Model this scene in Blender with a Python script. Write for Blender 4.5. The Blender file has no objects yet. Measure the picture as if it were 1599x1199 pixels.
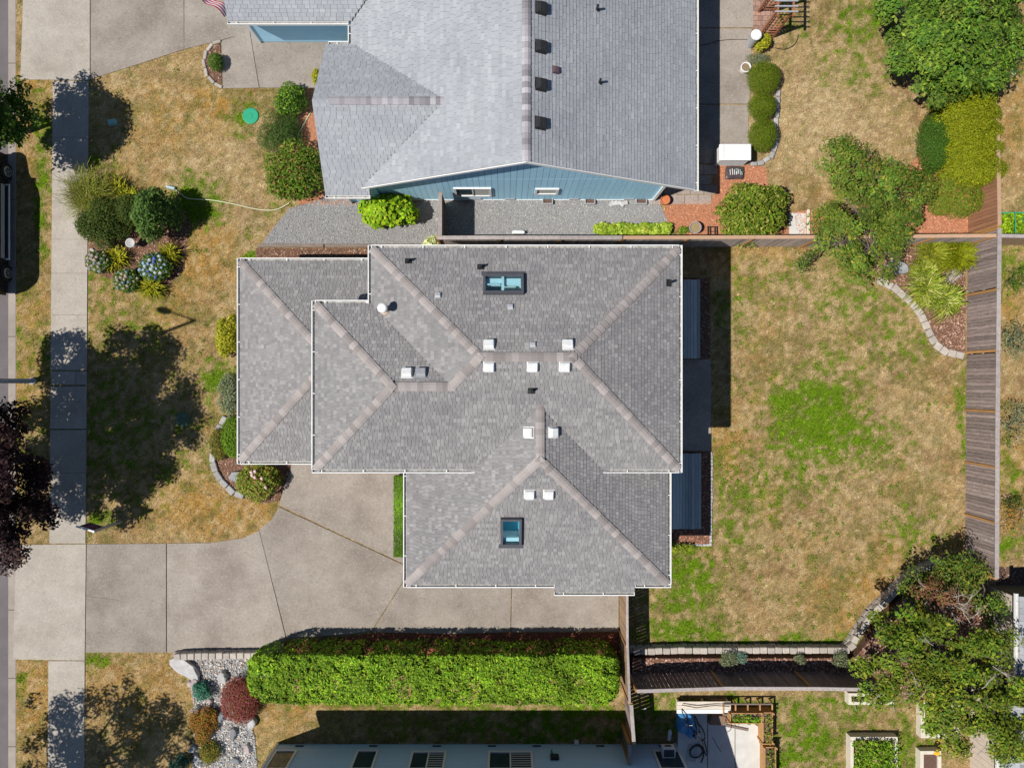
import bpy, bmesh, math, random
import numpy as np
from mathutils import Vector, Matrix
random.seed(7); rng = np.random.default_rng(11)
SC = bpy.context.scene
C = SC.collection
# ---------------------------------------------------------------- camera, sky, sun, exposure
H, F, NX, NY = 30.0, 1066.0, 789.0, 600.0      # drone height, focal length and nadir (measured on the photograph)
cam = bpy.data.cameras.new('drone_camera'); cam.sensor_width = 36; cam.lens = 36*F/1599
cam.shift_x = (799.5-NX)/1599; cam.shift_y = (NY-599.5)/1599
cam.clip_end = 2000
camo = bpy.data.objects.new('drone_camera', cam); C.objects.link(camo)
camo.location = (0, 0, H); SC.camera = camo
SH = (0.655, 0.245)                               # shadow shift per metre of height
world = bpy.data.worlds.new('World'); SC.world = world; world.use_nodes = True
nt = world.node_tree; bg = nt.nodes['Background']
sky = nt.nodes.new('ShaderNodeTexSky'); sky.sky_type = 'NISHITA'; sky.sun_disc = False
sky.sun_elevation = math.atan(1/math.hypot(*SH)); sky.sun_rotation = math.atan2(-SH[0], -SH[1])
sky.air_density = 1.0; sky.dust_density = 0.1; sky.ozone_density = 3.0
nt.links.new(sky.outputs[0], bg.inputs[0]); bg.inputs[1].default_value = 0.062
sun = bpy.data.lights.new('sun', 'SUN'); sun.energy = 5.0; sun.angle = math.radians(0.5); sun.color = (1.0, 0.96, 0.89)
suno = bpy.data.objects.new('sun', sun); C.objects.link(suno); suno.location = (-20, -8, 40)
suno.rotation_euler = Vector((SH[0], SH[1], -1)).to_track_quat('-Z', 'Y').to_euler()
vs = SC.view_settings; vs.view_transform = 'Standard'; vs.look = 'None'; vs.exposure = 0.10; vs.gamma = 1.0; vs.use_curve_mapping = False
# ---------------------------------------------------------------- helpers
def W(px, py, h=0.0):
    s = (H-h)/F
    return ((px-NX)*s, (NY-py)*s)
def WP(pts, h=0.0): return [W(x, y, h) for x, y in pts]
def PM(n, h=0.0): return n*(H-h)/F             # pixels -> metres at a height
WL = {}
WQ = {}
def wl(p): return WL[p.name] if p is not None else Vector((0, 0, 0))
def tag(o, label=None, cat=None, group=None, kind=None):
    if label: o['label'] = label
    if cat: o['category'] = cat
    if group: o['group'] = group
    if kind: o['kind'] = kind
    return o
def E(name, x, y, z, label, cat, group=None):
    o = bpy.data.objects.new(name, None); C.objects.link(o); o.empty_display_size = 0.3
    o.location = (x, y, z); WL[o.name] = Vector((x, y, z)); return tag(o, label, cat, group)
def link(name, me, parent=None, loc=(0, 0, 0), rot=None, scale=None):
    o = bpy.data.objects.new(name, me); C.objects.link(o); loc = Vector(loc)
    WL[o.name] = loc.copy(); pq = WQ.get(parent.name) if parent is not None else None
    if parent is not None: o.parent = parent
    d = loc-wl(parent); o.location = pq.inverted() @ d if pq is not None else d
    if isinstance(rot, (int, float)): o.rotation_euler = (0, 0, rot)
    elif rot is not None:
        o.rotation_mode = 'QUATERNION'; WQ[o.name] = rot.copy(); o.rotation_quaternion = pq.inverted() @ rot if pq is not None else rot
    if scale is not None: o.scale = scale
    return o
def mesh(name, V, Fc, mat, cols=None, smooth=False):
    me = bpy.data.meshes.new(name); me.from_pydata([tuple(v) for v in V], [], Fc); 
    if mat: me.materials.append(mat)
    if cols is not None:
        a = me.color_attributes.new('Col', 'FLOAT_COLOR', 'CORNER'); out = []
        for f, c in zip(Fc, cols): out += [c[0], c[1], c[2], 1.0]*len(f)
        a.data.foreach_set('color', out)
    if smooth: me.polygons.foreach_set('use_smooth', [True]*len(me.polygons))
    me.update(); return me
def npmesh(name, V, k, mat, cols=None, smooth=False):     # V (n*k,3): n separate k-gons, cols (n,3)
    n = len(V)//k; me = bpy.data.meshes.new(name)
    me.vertices.add(n*k); me.vertices.foreach_set('co', np.ascontiguousarray(V, dtype=np.float32).ravel())
    me.loops.add(n*k); me.loops.foreach_set('vertex_index', np.arange(n*k, dtype=np.int32))
    me.polygons.add(n); me.polygons.foreach_set('loop_start', np.arange(n, dtype=np.int32)*k)
    me.polygons.foreach_set('loop_total', np.full(n, k, dtype=np.int32))
    if cols is not None:
        a = me.color_attributes.new('Col', 'FLOAT_COLOR', 'POINT')
        cc = np.ones((n*k, 4), dtype=np.float32); cc[:, :3] = np.repeat(cols, k, axis=0); a.data.foreach_set('color', cc.ravel())
    if mat: me.materials.append(mat)
    me.update(); me.validate(); return me
def rebase(V):
    A = np.array(V, dtype=float); c = (A.min(0)+A.max(0))/2; c[2] = A[:, 2].min(); return A-c, Vector(c)
class MB:
    def __init__(s): s.v = []; s.f = []; s.c = []
    def add(s, V, Fc, col=(1, 1, 1)):
        b = len(s.v); s.v += [tuple(v) for v in V]; s.f += [tuple(i+b for i in f) for f in Fc]; s.c += [col]*len(Fc)
    def box(s, cx, cy, cz, sx, sy, sz, rz=0, col=(1, 1, 1)):   # cz = centre
        ca, sa = math.cos(rz), math.sin(rz); V = []
        for z in (-1, 1):
            for x, y in ((-1, -1), (1, -1), (1, 1), (-1, 1)):
                a, b = x*sx/2, y*sy/2; V.append((cx+a*ca-b*sa, cy+a*sa+b*ca, cz+z*sz/2))
        s.add(V, [(3, 2, 1, 0), (4, 5, 6, 7), (0, 1, 5, 4), (1, 2, 6, 5), (2, 3, 7, 6), (3, 0, 4, 7)], col)
    def prism(s, poly, z0, z1, col=(1, 1, 1)):
        a = sum(poly[i][0]*poly[(i+1) % len(poly)][1]-poly[(i+1) % len(poly)][0]*poly[i][1] for i in range(len(poly)))
        if a < 0: poly = poly[::-1]
        n = len(poly); zt = z1 if hasattr(z1, '__len__') else [z1]*n; zb = z0 if hasattr(z0, '__len__') else [z0]*n
        if a < 0 and hasattr(z1, '__len__'): zt = zt[::-1]
        if a < 0 and hasattr(z0, '__len__'): zb = zb[::-1]
        V = [(p[0], p[1], z) for p, z in zip(poly, zb)]+[(p[0], p[1], z) for p, z in zip(poly, zt)]
        s.add(V, [tuple(range(n-1, -1, -1)), tuple(range(n, 2*n))]+[(i, (i+1) % n, n+(i+1) % n, n+i) for i in range(n)], col)
    def tube(s, pts, r, n=6, col=(1, 1, 1)):
        pts = [Vector(p) for p in pts]; rs = r if hasattr(r, '__len__') else [r]*len(pts); V = []; Fc = []
        for i, p in enumerate(pts):
            d = (pts[min(i+1, len(pts)-1)]-pts[max(i-1, 0)]).normalized()
            u = d.cross(Vector((0, 0, 1))); u = d.cross(Vector((1, 0, 0))) if u.length < 0.05 else u
            u.normalize(); w = d.cross(u)
            for k in range(n):
                t = 2*math.pi*k/n; V.append(p+(u*math.cos(t)+w*math.sin(t))*rs[i])
        for i in range(len(pts)-1):
            for k in range(n): Fc.append((i*n+k, i*n+(k+1) % n, (i+1)*n+(k+1) % n, (i+1)*n+k))
        Fc.append(tuple(range(n))); Fc.append(tuple(range(len(V)-1, len(V)-n-1, -1))); s.add(V, Fc, col)
    def lathe(s, cx, cy, prof, n=20, col=(1, 1, 1), cap=True):   # prof: (r,z) list
        V = []; Fc = []
        for r, z in prof:
            for k in range(n):
                t = 2*math.pi*k/n; V.append((cx+r*math.cos(t), cy+r*math.sin(t), z))
        for i in range(len(prof)-1):
            for k in range(n): Fc.append((i*n+k, i*n+(k+1) % n, (i+1)*n+(k+1) % n, (i+1)*n+k))
        if cap: Fc.append(tuple(range(n-1, -1, -1))); Fc.append(tuple(range(len(V)-n, len(V))))
        s.add(V, Fc, col)
    def blob(s, cx, cy, cz, rx, ry, rz, n=10, m=7, j=0.12, flat=None, rot=0, seed=0):
        r = random.Random(seed or random.random()); V = []; Fc = []
        ph = [r.uniform(0, 6.28) for _ in range(6)]; ca, sa = math.cos(rot), math.sin(rot)
        for i in range(m+1):
            a = -math.pi/2+math.pi*i/m
            for k in range(n):
                t = 2*math.pi*k/n
                q = 1+j*(math.sin(2*t+ph[0])+0.7*math.sin(3*t+ph[1]+a*2)+0.5*math.sin(5*t+ph[2])+0.6*math.sin(3*a+ph[3]))+r.uniform(-j, j)*0.35
                if i in (0, m): q = 1
                x, y, z = rx*q*math.cos(a)*math.cos(t), ry*q*math.cos(a)*math.sin(t), rz*q*math.sin(a)
                if flat is not None: z = min(z, flat*rz)
                V.append((cx+x*ca-y*sa, cy+x*sa+y*ca, cz+z))
        for i in range(m):
            for k in range(n): Fc.append((i*n+k, i*n+(k+1) % n, (i+1)*n+(k+1) % n, (i+1)*n+k))
        s.add(V, Fc)
    def build(s, name, mat, parent=None, colour=False, smooth=False, bevel=0):
        V, c = rebase(s.v); me = mesh(name, V, s.f, mat, s.c if colour else None, smooth)
        if bevel:
            bm = bmesh.new(); bm.from_mesh(me)
            bmesh.ops.bevel(bm, geom=[e for e in bm.edges if e.calc_face_angle(0) > 0.4], offset=bevel, segments=1, affect='EDGES', clamp_overlap=True)
            bm.to_mesh(me); bm.free()
        return link(name, me, parent, c)
# ---------------------------------------------------------------- procedural materials
def M(name, c1, c2=None, scale=2.0, detail=5, rough=0.85, bump=0.0, bscale=40.0, speck=None, rnd=0.0, attr=False, trans=0.0,
      metal=0.0, spec=0.3, stretch=None, lo=0.35, hi=0.65, big=None, emit=None):
    m = bpy.data.materials.new(name); m.use_nodes = True; t = m.node_tree; N = t.nodes; L = t.links; b = N['Principled BSDF']
    b.inputs['Roughness'].default_value = rough; b.inputs['Metallic'].default_value = metal; b.inputs['Specular IOR Level'].default_value = spec
    geo = N.new('ShaderNodeNewGeometry'); vec = geo.outputs['Position']
    if stretch:
        mp = N.new('ShaderNodeMapping'); mp.inputs['Scale'].default_value = stretch; L.new(vec, mp.inputs[0]); svec = mp.outputs[0]
    else: svec = vec
    def noise(sc, v, d=detail):
        n = N.new('ShaderNodeTexNoise'); n.inputs['Scale'].default_value = sc; n.inputs['Detail'].default_value = d; n.inputs['Roughness'].default_value = 0.62
        L.new(v, n.inputs['Vector']); return n.outputs['Fac']
    def ramp(x, lo, hi):
        r = N.new('ShaderNodeMapRange'); r.inputs['From Min'].default_value = lo; r.inputs['From Max'].default_value = hi; L.new(x, r.inputs['Value']); return r.outputs[0]
    def mix(f, a, bb, mode='MIX'):
        x = N.new('ShaderNodeMix'); x.data_type = 'RGBA'; x.blend_type = mode
        for s_, val in ((x.inputs[0], f), (x.inputs[6], a), (x.inputs[7], bb)):
            if isinstance(val, (int, float)): s_.default_value = val
            elif isinstance(val, tuple): s_.default_value = (*val, 1)
            else: L.new(val, s_)
        return x.outputs[2]
    col = mix(ramp(noise(scale, svec), lo, hi), c1, c2 if c2 else c1)
    if big: col = mix(ramp(noise(big[1], vec, 4), 0.42, 0.68), col, mix(1.0, col, big[0], 'MULTIPLY'))
    if speck:
        for (sc_, s_s, amt, lo_) in speck:
            col = mix(ramp(noise(s_s, vec, 2), lo_, lo_+0.12), col, mix(amt, col, sc_))
    if attr:
        at = N.new('ShaderNodeAttribute'); at.attribute_name = 'Col'; col = mix(1.0, col, at.outputs['Color'], 'MULTIPLY')
    if rnd:
        oi = N.new('ShaderNodeObjectInfo'); r = N.new('ShaderNodeMapRange'); r.inputs['To Min'].default_value = 1-rnd; r.inputs['To Max'].default_value = 1+rnd
        L.new(oi.outputs['Random'], r.inputs['Value']); col = mix(1.0, col, r.outputs[0], 'MULTIPLY')
    L.new(col, b.inputs['Base Color'])
    if bump:
        bp = N.new('ShaderNodeBump'); bp.inputs['Strength'].default_value = bump; bp.inputs['Distance'].default_value = 0.02
        L.new(noise(bscale, svec, 4), bp.inputs['Height']); L.new(bp.outputs[0], b.inputs['Normal'])
    if trans:
        tr = N.new('ShaderNodeBsdfTranslucent'); L.new(col, tr.inputs['Color']); mx = N.new('ShaderNodeMixShader'); mx.inputs[0].default_value = trans
        L.new(b.outputs[0], mx.inputs[1]); L.new(tr.outputs[0], mx.inputs[2]); L.new(mx.outputs[0], N['Material Output'].inputs['Surface'])
    return m
m_ground = M('dry_earth', (0.24, 0.18, 0.10), (0.16, 0.14, 0.07), 0.8)
m_lawn = M('lawn_turf', (0.60, 0.58, 0.52), (1.22, 1.20, 1.15), 15, 9, 0.95, 0.7, 45, attr=True, spec=0.05, lo=0.36, hi=0.62)
m_blade = M('grass_blade', (0.9, 0.9, 0.9), (1.15, 1.15, 1.15), 3, attr=True, rough=0.8, trans=0.25, spec=0.1)
m_conc = M('aggregate_concrete', (0.305, 0.262, 0.225), (0.36, 0.315, 0.272), 1.2, 8, 0.9, 0.5, 130, speck=[((0.17, 0.145, 0.12), 11, 0.42, 0.56), ((0.48, 0.435, 0.39), 16, 0.4, 0.55), ((0.15, 0.125, 0.10), 27, 0.55, 0.56)], big=((0.70, 0.68, 0.67), 0.42), spec=0.2, rnd=0.07)
m_walk = M('sidewalk_concrete', (0.375, 0.335, 0.29), (0.435, 0.39, 0.34), 1.4, 8, 0.9, 0.4, 120, speck=[((0.24, 0.21, 0.18), 12, 0.42, 0.56), ((0.58, 0.53, 0.47), 17, 0.4, 0.55)], big=((0.82, 0.81, 0.79), 0.6), spec=0.2, rnd=0.05)
m_curb = M('kerb_concrete', (0.36, 0.31, 0.27), (0.28, 0.24, 0.21), 1.5, 8, 0.9, 0.3, 80)
m_asph = M('asphalt', (0.13, 0.115, 0.12), (0.16, 0.14, 0.145), 1.2, 8, 0.9, 0.5, 120, speck=[((0.25, 0.22, 0.2), 60, 0.5, 0.6)])
m_joint = M('joint_filler', (0.085, 0.072, 0.055), (0.13, 0.115, 0.07), 3)
m_gravelbed = M('gravel_sheet', (0.30, 0.29, 0.285), (0.20, 0.195, 0.19), 40, 5, 0.95, 0.5, 60)
m_gravel = M('gravel_stone', (0.95, 0.95, 0.95), (1.05, 1.05, 1.05), 5, attr=True, rough=0.85)
m_mulch = M('bark_mulch', (0.20, 0.105, 0.065), (0.11, 0.06, 0.04), 22, 6, 0.95, 0.8, 50)
m_mulcho = M('orange_mulch', (0.48, 0.20, 0.105), (0.34, 0.15, 0.085), 14, 6, 0.95, 0.8, 50)
m_chip = M('bark_chip', (0.95, 0.95, 0.95), (1.05, 1.05, 1.05), 5, attr=True, rough=0.9)
m_leaf = M('leaf', (0.92, 0.92, 0.92), (1.08, 1.08, 1.08), 1.5, attr=True, rough=0.6, trans=0.10, spec=0.15)
m_bark = M('bark', (0.16, 0.13, 0.10), (0.10, 0.08, 0.06), 8, bump=0.5)
m_twig = M('pale_twig', (0.42, 0.37, 0.32), (0.3, 0.26, 0.22), 8)
m_shing = M('main_shingle', (0.93, 0.93, 0.93), (1.07, 1.07, 1.07), 30, 6, 0.95, 0.35, 160, attr=True, spec=0.1, big=((0.87, 0.87, 0.89), 0.45))
m_deckp = M('roof_sheathing', (0.2, 0.19, 0.185), (0.25, 0.24, 0.235), 4)
m_cap = M('ridge_cap_shingle', (0.33, 0.295, 0.28), (0.28, 0.25, 0.24), 30, 6, 0.95, 0.3, 150, rnd=0.24)
m_capb = M('blue_ridge_cap', (0.30, 0.275, 0.29), (0.36, 0.35, 0.375), 30, 6, 0.95, 0.3, 150, rnd=0.38)
m_white = M('white_paint', (0.80, 0.80, 0.79), (0.74, 0.74, 0.73), 4, rough=0.45)
m_whitev = M('white_vent_metal', (0.72, 0.72, 0.72), (0.58, 0.58, 0.57), 14, rough=0.5)
m_gutin = M('gutter_inside', (0.42, 0.42, 0.41), (0.2, 0.18, 0.15), 12)
m_grey = M('galvanised', (0.42, 0.43, 0.45), (0.5, 0.51, 0.53), 10, rough=0.5, metal=0.3)
m_greyd = M('dull_grey_vent', (0.25, 0.26, 0.28), (0.32, 0.33, 0.35), 10, rough=0.5)
m_black = M('black_plastic', (0.02, 0.02, 0.022), (0.03, 0.03, 0.03), 10, rough=0.5)
m_wall = M('taupe_siding', (0.42, 0.39, 0.35), (0.46, 0.43, 0.39), 3)
m_blue = M('blue_siding', (0.42, 0.72, 0.93), (0.45, 0.75, 0.94), 3, rough=0.7, rnd=0.04)
m_blued = M('blue_backing', (0.05, 0.09, 0.13))
m_greyw = M('grey_blue_siding', (0.45, 0.64, 0.80), (0.47, 0.66, 0.82), 3, rough=0.8, rnd=0.03)
m_beige = M('beige_siding', (0.56, 0.47, 0.39), (0.6, 0.51, 0.43), 3, rnd=0.04)
m_glass = M('window_glass', (0.03, 0.05, 0.06), (0.04, 0.07, 0.08), 2, rough=0.06, spec=0.6)
m_blind = M('window_blind', (0.55, 0.55, 0.52), (0.5, 0.5, 0.48), 3)
m_skyg = bpy.data.materials.new('skylight_glass'); m_skyg.use_nodes = True
_t = m_skyg.node_tree; _tr = _t.nodes.new('ShaderNodeBsdfTransparent'); _tr.inputs[0].default_value = (0.82, 0.95, 0.98, 1); _gl = _t.nodes.new('ShaderNodeBsdfGlossy'); _gl.inputs['Roughness'].default_value = 0.05
_mx = _t.nodes.new('ShaderNodeMixShader'); _mx.inputs[0].default_value = 0.07; _t.links.new(_tr.outputs[0], _mx.inputs[1]); _t.links.new(_gl.outputs[0], _mx.inputs[2])
_t.links.new(_mx.outputs[0], _t.nodes['Material Output'].inputs['Surface'])
m_room = M('skylight_room_floor', (0.04, 0.34, 0.46), (0.05, 0.37, 0.5), 2)
m_shaft = M('skylight_lit_shaft', (0.82, 0.86, 0.86), (0.8, 0.84, 0.84), 3, rough=0.5)
m_bronze = M('skylight_frame', (0.075, 0.075, 0.09), (0.09, 0.09, 0.105), 5, rough=0.5)
m_fence = M('weathered_fence', (0.19, 0.14, 0.122), (0.32, 0.262, 0.245), 1.0, 6, 0.9, 0.4, 3, rnd=0.3, stretch=(28, 28, 2.2), speck=[((0.50, 0.47, 0.47), 7, 0.6, 0.63)])
m_fencew = M('warm_fence', (0.40, 0.26, 0.155), (0.27, 0.185, 0.12), 1.0, 6, 0.9, 0.4, 3, rnd=0.18, stretch=(28, 28, 2.2))
m_fenced = M('dark_fence', (0.13, 0.095, 0.085), (0.22, 0.175, 0.16), 1.0, 6, 0.9, 0.4, 3, rnd=0.22, stretch=(28, 28, 2.2))
m_fencen = M('pale_weathered_fence', (0.34, 0.265, 0.235), (0.52, 0.44, 0.40), 1.0, 6, 0.9, 0.4, 3, rnd=0.25, stretch=(28, 28, 2.2))
m_post = M('cedar_post', (0.46, 0.24, 0.08), (0.34, 0.18, 0.07), 1.0, 5, 0.8, 0.2, 3, rnd=0.15, stretch=(20, 20, 2))
m_fcap = M('grey_fence_cap', (0.40, 0.35, 0.335), (0.29, 0.25, 0.24), 1, 6, 0.9, 0.3, 4, rnd=0.12, stretch=(8, 8, 8))
m_fcapo = M('tan_fence_cap', (0.48, 0.30, 0.19), (0.40, 0.26, 0.17), 1, 6, 0.9, 0.3, 4, rnd=0.12, stretch=(8, 8, 8))
m_deck = M('weathered_deck', (0.38, 0.43, 0.43), (0.52, 0.56, 0.55), 1, 6, 0.85, 0.3, 3, rnd=0.3, stretch=(30, 2, 30))
m_timber = M('landscape_timber', (0.24, 0.18, 0.15), (0.17, 0.13, 0.11), 1, 5, stretch=(2, 20, 20), rnd=0.1)
m_block = M('retaining_block', (0.47, 0.42, 0.365), (0.38, 0.335, 0.295), 6, 7, 0.9, 0.4, 60, rnd=0.13)
m_blockg = M('grey_edging_block', (0.40, 0.385, 0.37), (0.30, 0.285, 0.275), 6, 7, 0.9, 0.4, 60, rnd=0.15)
m_rock = M('grey_boulder', (0.34, 0.345, 0.36), (0.24, 0.245, 0.255), 4, 8, 0.85, 0.5, 18, rnd=0.12)
m_rockp = M('pinkish_boulder', (0.44, 0.36, 0.34), (0.33, 0.27, 0.26), 4, 8, 0.85, 0.5, 18, rnd=0.1)
m_rockd = M('dark_boulder', (0.17, 0.17, 0.185), (0.23, 0.23, 0.24), 4, 8, 0.85, 0.4, 18, rnd=0.1)
m_rockw = M('pale_boulder', (0.48, 0.47, 0.46), (0.36, 0.35, 0.345), 4, 8, 0.85, 0.4, 18, rnd=0.12)
m_redwood = M('red_stained_wood', (0.36, 0.15, 0.07), (0.27, 0.11, 0.055), 6, rnd=0.1)
m_cedar = M('new_cedar', (0.50, 0.28, 0.12), (0.40, 0.22, 0.09), 6, rnd=0.1)
m_brick = M('paver_brick', (0.36, 0.22, 0.17), (0.28, 0.17, 0.13), 6, rnd=0.2)
m_terra = M('terracotta', (0.56, 0.19, 0.08), (0.48, 0.16, 0.07), 6)
m_soil = M('potting_soil', (0.10, 0.06, 0.045), (0.15, 0.09, 0.065), 20, bump=0.6)
m_green = M('green_plastic', (0.02, 0.30, 0.16), (0.025, 0.34, 0.19), 3, rough=0.5)
m_teal = M('teal_plastic', (0.22, 0.45, 0.42), (0.28, 0.5, 0.46), 5, rough=0.5)
m_hose = M('pale_hose', (0.50, 0.54, 0.33), (0.56, 0.58, 0.38), 5, rough=0.5)
m_vanb = M('black_car_paint', (0.018, 0.019, 0.022), (0.02, 0.021, 0.024), 3, rough=0.25, spec=0.6)
m_tyre = M('tyre_rubber', (0.02, 0.02, 0.02), (0.025, 0.025, 0.025), 10)
m_alloy = M('alloy_rim', (0.5, 0.5, 0.52), (0.45, 0.45, 0.47), 10, rough=0.35, metal=0.6)
m_pole = M('lamp_pole_metal', (0.36, 0.37, 0.39), (0.42, 0.43, 0.45), 6, rough=0.5, metal=0.2)
m_tarp = M('blue_tarp', (0.05, 0.23, 0.50), (0.09, 0.32, 0.62), 6, rough=0.5, bump=0.5, bscale=14)
m_col = M('plain_colour', (1, 1, 1), None, 3, attr=True, rough=0.7)
m_bag = M('plastic_bag', (1, 1, 1), None, 3, attr=True, rough=0.4)
m_patio = M('patio_concrete_pale', (0.62, 0.60, 0.57), (0.52, 0.50, 0.47), 1.4, 7, speck=[((0.35, 0.33, 0.31), 7, 0.5, 0.64)])
m_cream = M('cream_painted_wood', (0.66, 0.60, 0.50), (0.58, 0.52, 0.43), 6)
# ---------------------------------------------------------------- ground, lawn colour, paving
NOGRASS = []
def pip(X, Y, poly):
    inside = np.zeros(X.shape, bool); n = len(poly); j = n-1
    for i in range(n):
        xi, yi = poly[i]; xj, yj = poly[j]
        if yi != yj:
            c = ((yi > Y) != (yj > Y)) & (X < (xj-xi)*(Y-yi)/(yj-yi)+xi); inside ^= c
        j = i
    return inside
def vnoise(X, Y, s, seed):
    r = np.random.default_rng(seed); G = r.random((256, 256)); x = X*s+1000.3; y = Y*s+1000.7
    xi = np.floor(x).astype(int); yi = np.floor(y).astype(int); fx = x-xi; fy = y-yi; fx = fx*fx*(3-2*fx); fy = fy*fy*(3-2*fy)
    g = lambda a, b: G[a % 256, b % 256]
    return (g(xi, yi)*(1-fx)+g(xi+1, yi)*fx)*(1-fy)+(g(xi, yi+1)*(1-fx)+g(xi+1, yi+1)*fx)*fy
def fbm(X, Y, s, seed, o=4):
    t = 0; a = 0.5; n = 0
    for k in range(o): t = t+a*vnoise(X, Y, s*2**k, seed+k); n += a; a *= 0.55
    return t/n
GREEN = [(1275, 655, 75, 70, 1.0), (1232, 628, 32, 30, 0.9), (1330, 690, 70, 50, 0.55), (1265, 730, 70, 45, 0.35), (1075, 780, 34, 50, 0.7), (1140, 800, 60, 80, 0.35),
  (1070, 900, 50, 60, 0.75), (1070, 985, 60, 25, 0.8), (1200, 1000, 220, 10, 0.75), (1190, 770, 60, 60, 0.3), (1100, 735, 14, 16, 0.6), (1430, 820, 50, 40, 0.4), (1505, 660, 8, 70, 0.8),
  (300, 315, 38, 36, 0.95), (70, 300, 12, 110, 0.7), (345, 588, 28, 26, 1.1), (392, 395, 15, 14, 1.0), (66, 190, 16, 60, 0.5), (150, 430, 30, 40, 0.3), (180, 500, 80, 60, 0.2), (400, 350, 20, 14, 0.35),
  (380, 180, 30, 30, 0.45), (445, 260, 30, 80, 0.3), (160, 250, 30, 40, 0.35), (30, 1060, 16, 20, 0.6), (150, 1030, 30, 16, 0.5), (40, 520, 30, 90, 0.2), (70, 560, 12, 60, 0.3), (160, 810, 24, 16, 0.7), (180, 680, 150, 110, 0.3),
  (1340, 40, 40, 50, 0.6), (1330, 110, 50, 40, 0.4), (1250, 40, 60, 20, 0.3), (1190, 10, 60, 10, 0.4), (1200, 1100, 200, 10, 0.7), (1250, 1160, 60, 50, 0.7), (1320, 1110, 70, 30, 0.5), (1420, 1180, 40, 60, 0.6), (1020, 1090, 40, 8, 0.5),
  (930, 1110, 200, 12, 0.8), (700, 1105, 200, 8, 0.5), (900, 1140, 300, 20, 0.5), (1575, 420, 30, 40, 0.5), (1570, 740, 20, 50, 0.5), (1570, 850, 30, 20, 0.5), (1340, 470, 80, 60, 0.4), (1230, 440, 50, 40, 0.2), (1400, 540, 60, 40, 0.3), (1160, 470, 40, 60, 0.3), (1290, 580, 60, 40, 0.35)]
GOLD = [(250, 200, 120, 90, 0.45), (220, 380, 150, 200, 0.35), (50, 600, 40, 60, 0.8), (55, 160, 24, 60, 1.0), (45, 270, 26, 40, 0.7), (50, 490, 26, 80, 0.8), (330, 790, 110, 50, 1.0), (320, 400, 50, 60, 0.8), (330, 155, 36, 26, 0.8), (1580, 470, 24, 70, 0.8), (1580, 700, 26, 70, 0.8), (1130, 690, 40, 50, 0.7), (1350, 930, 70, 60, 0.5),
  (440, 1120, 50, 40, 0.4), (230, 760, 60, 60, 0.4), (60, 1080, 60, 60, 0.8), (220, 1080, 100, 60, 0.6), (1590, 180, 30, 100, 0.6), (420, 1100, 120, 12, 0.6), (280, 460, 50, 40, 0.5), (1180, 380, 100, 20, 0.4)]
PALE = [(1260, 180, 110, 90, 0.9), (1350, 200, 60, 60, 0.7), (330, 250, 90, 60, 0.6), (380, 340, 50, 30, 0.6), (1430, 680, 60, 60, 0.3), (1240, 480, 100, 50, 0.3), (430, 1140, 30, 30, 0.5), (250, 130, 80, 40, 0.4)]
def blobs(X, Y, L, seed):
    px = X*F/H+NX+18*(vnoise(X, Y, 0.9, seed)-0.5)+12*(vnoise(X, Y, 3.0, seed+5)-0.5); py = NY-Y*F/H+18*(vnoise(X, Y, 0.9, seed+1)-0.5)+12*(vnoise(X, Y, 3.0, seed+6)-0.5); t = np.zeros(X.shape)
    for cx, cy, rx, ry, a in L: t = np.maximum(t, a*np.exp(-(((px-cx)/rx)**2+((py-cy)/ry)**2)**1.3))
    return t
def lawn_col(X, Y):
    tan, gold, straw = np.array((0.355, 0.25, 0.12)), np.array((0.385, 0.22, 0.055)), np.array((0.49, 0.375, 0.22))
    olive, green, brown = np.array((0.155, 0.145, 0.04)), np.array((0.11, 0.20, 0.006)), np.array((0.27, 0.175, 0.085))
    def lerp(a, b, t): t = np.clip(t, 0, 1)[:, None]; return a*(1-t)+b*t
    n1, n2, n3, n4, n5 = fbm(X, Y, 0.5, 1), fbm(X, Y, 1.9, 9), fbm(X, Y, 1.2, 21), fbm(X, Y, 6.0, 31, 3), fbm(X, Y, 4.6, 131, 4)
    c = lerp(np.repeat(tan[None], len(X), 0), brown, (n3-0.47)*3.2)
    c = lerp(c, gold, blobs(X, Y, GOLD, 60)*0.8+np.clip((n1-0.56)*2, 0, 0.35))
    c = lerp(c, straw, np.clip((n5-0.50)*5.0, 0, 0.8)*0.7+blobs(X, Y, PALE, 50)*0.5)
    g = blobs(X, Y, GREEN, 70)
    c = lerp(c, olive, np.clip((n2*0.5+n1*0.2+n4*0.3-0.49)*8.0, 0, 0.85)*0.75*(1-0.8*blobs(X, Y, PALE, 50))+g*0.45)
    c = lerp(c, green, np.clip(g*1.6-0.12-(n5-0.45)*3.2, 0, 0.95)*(g > 0.06)+np.clip((n4-0.74)*9, 0, 0.35))
    return c*(0.60+0.80*fbm(X, Y, 8.0, 44, 3))[:, None]
g = MB(); g.add([(-300, -300, -0.2), (300, -300, -0.2), (300, 300, -0.2), (-300, 300, -0.2)], [(0, 1, 2, 3)])
tag(g.build('ground', m_ground), kind='structure')
XL = -21.5
nx, ny = 470, 410; gx = np.linspace(XL, 27, nx); gy = np.linspace(-21, 21, ny); GX, GY = np.meshgrid(gx, gy)
V = np.stack([GX.ravel(), GY.ravel(), np.zeros(nx*ny)], 1); idx = np.arange(nx*ny).reshape(ny, nx)
Q = np.stack([idx[:-1, :-1], idx[:-1, 1:], idx[1:, 1:], idx[1:, :-1]], -1).reshape(-1, 4)
me = bpy.data.meshes.new('lawn'); me.from_pydata(V.tolist(), [], Q.tolist()); me.materials.append(m_lawn)
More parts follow.
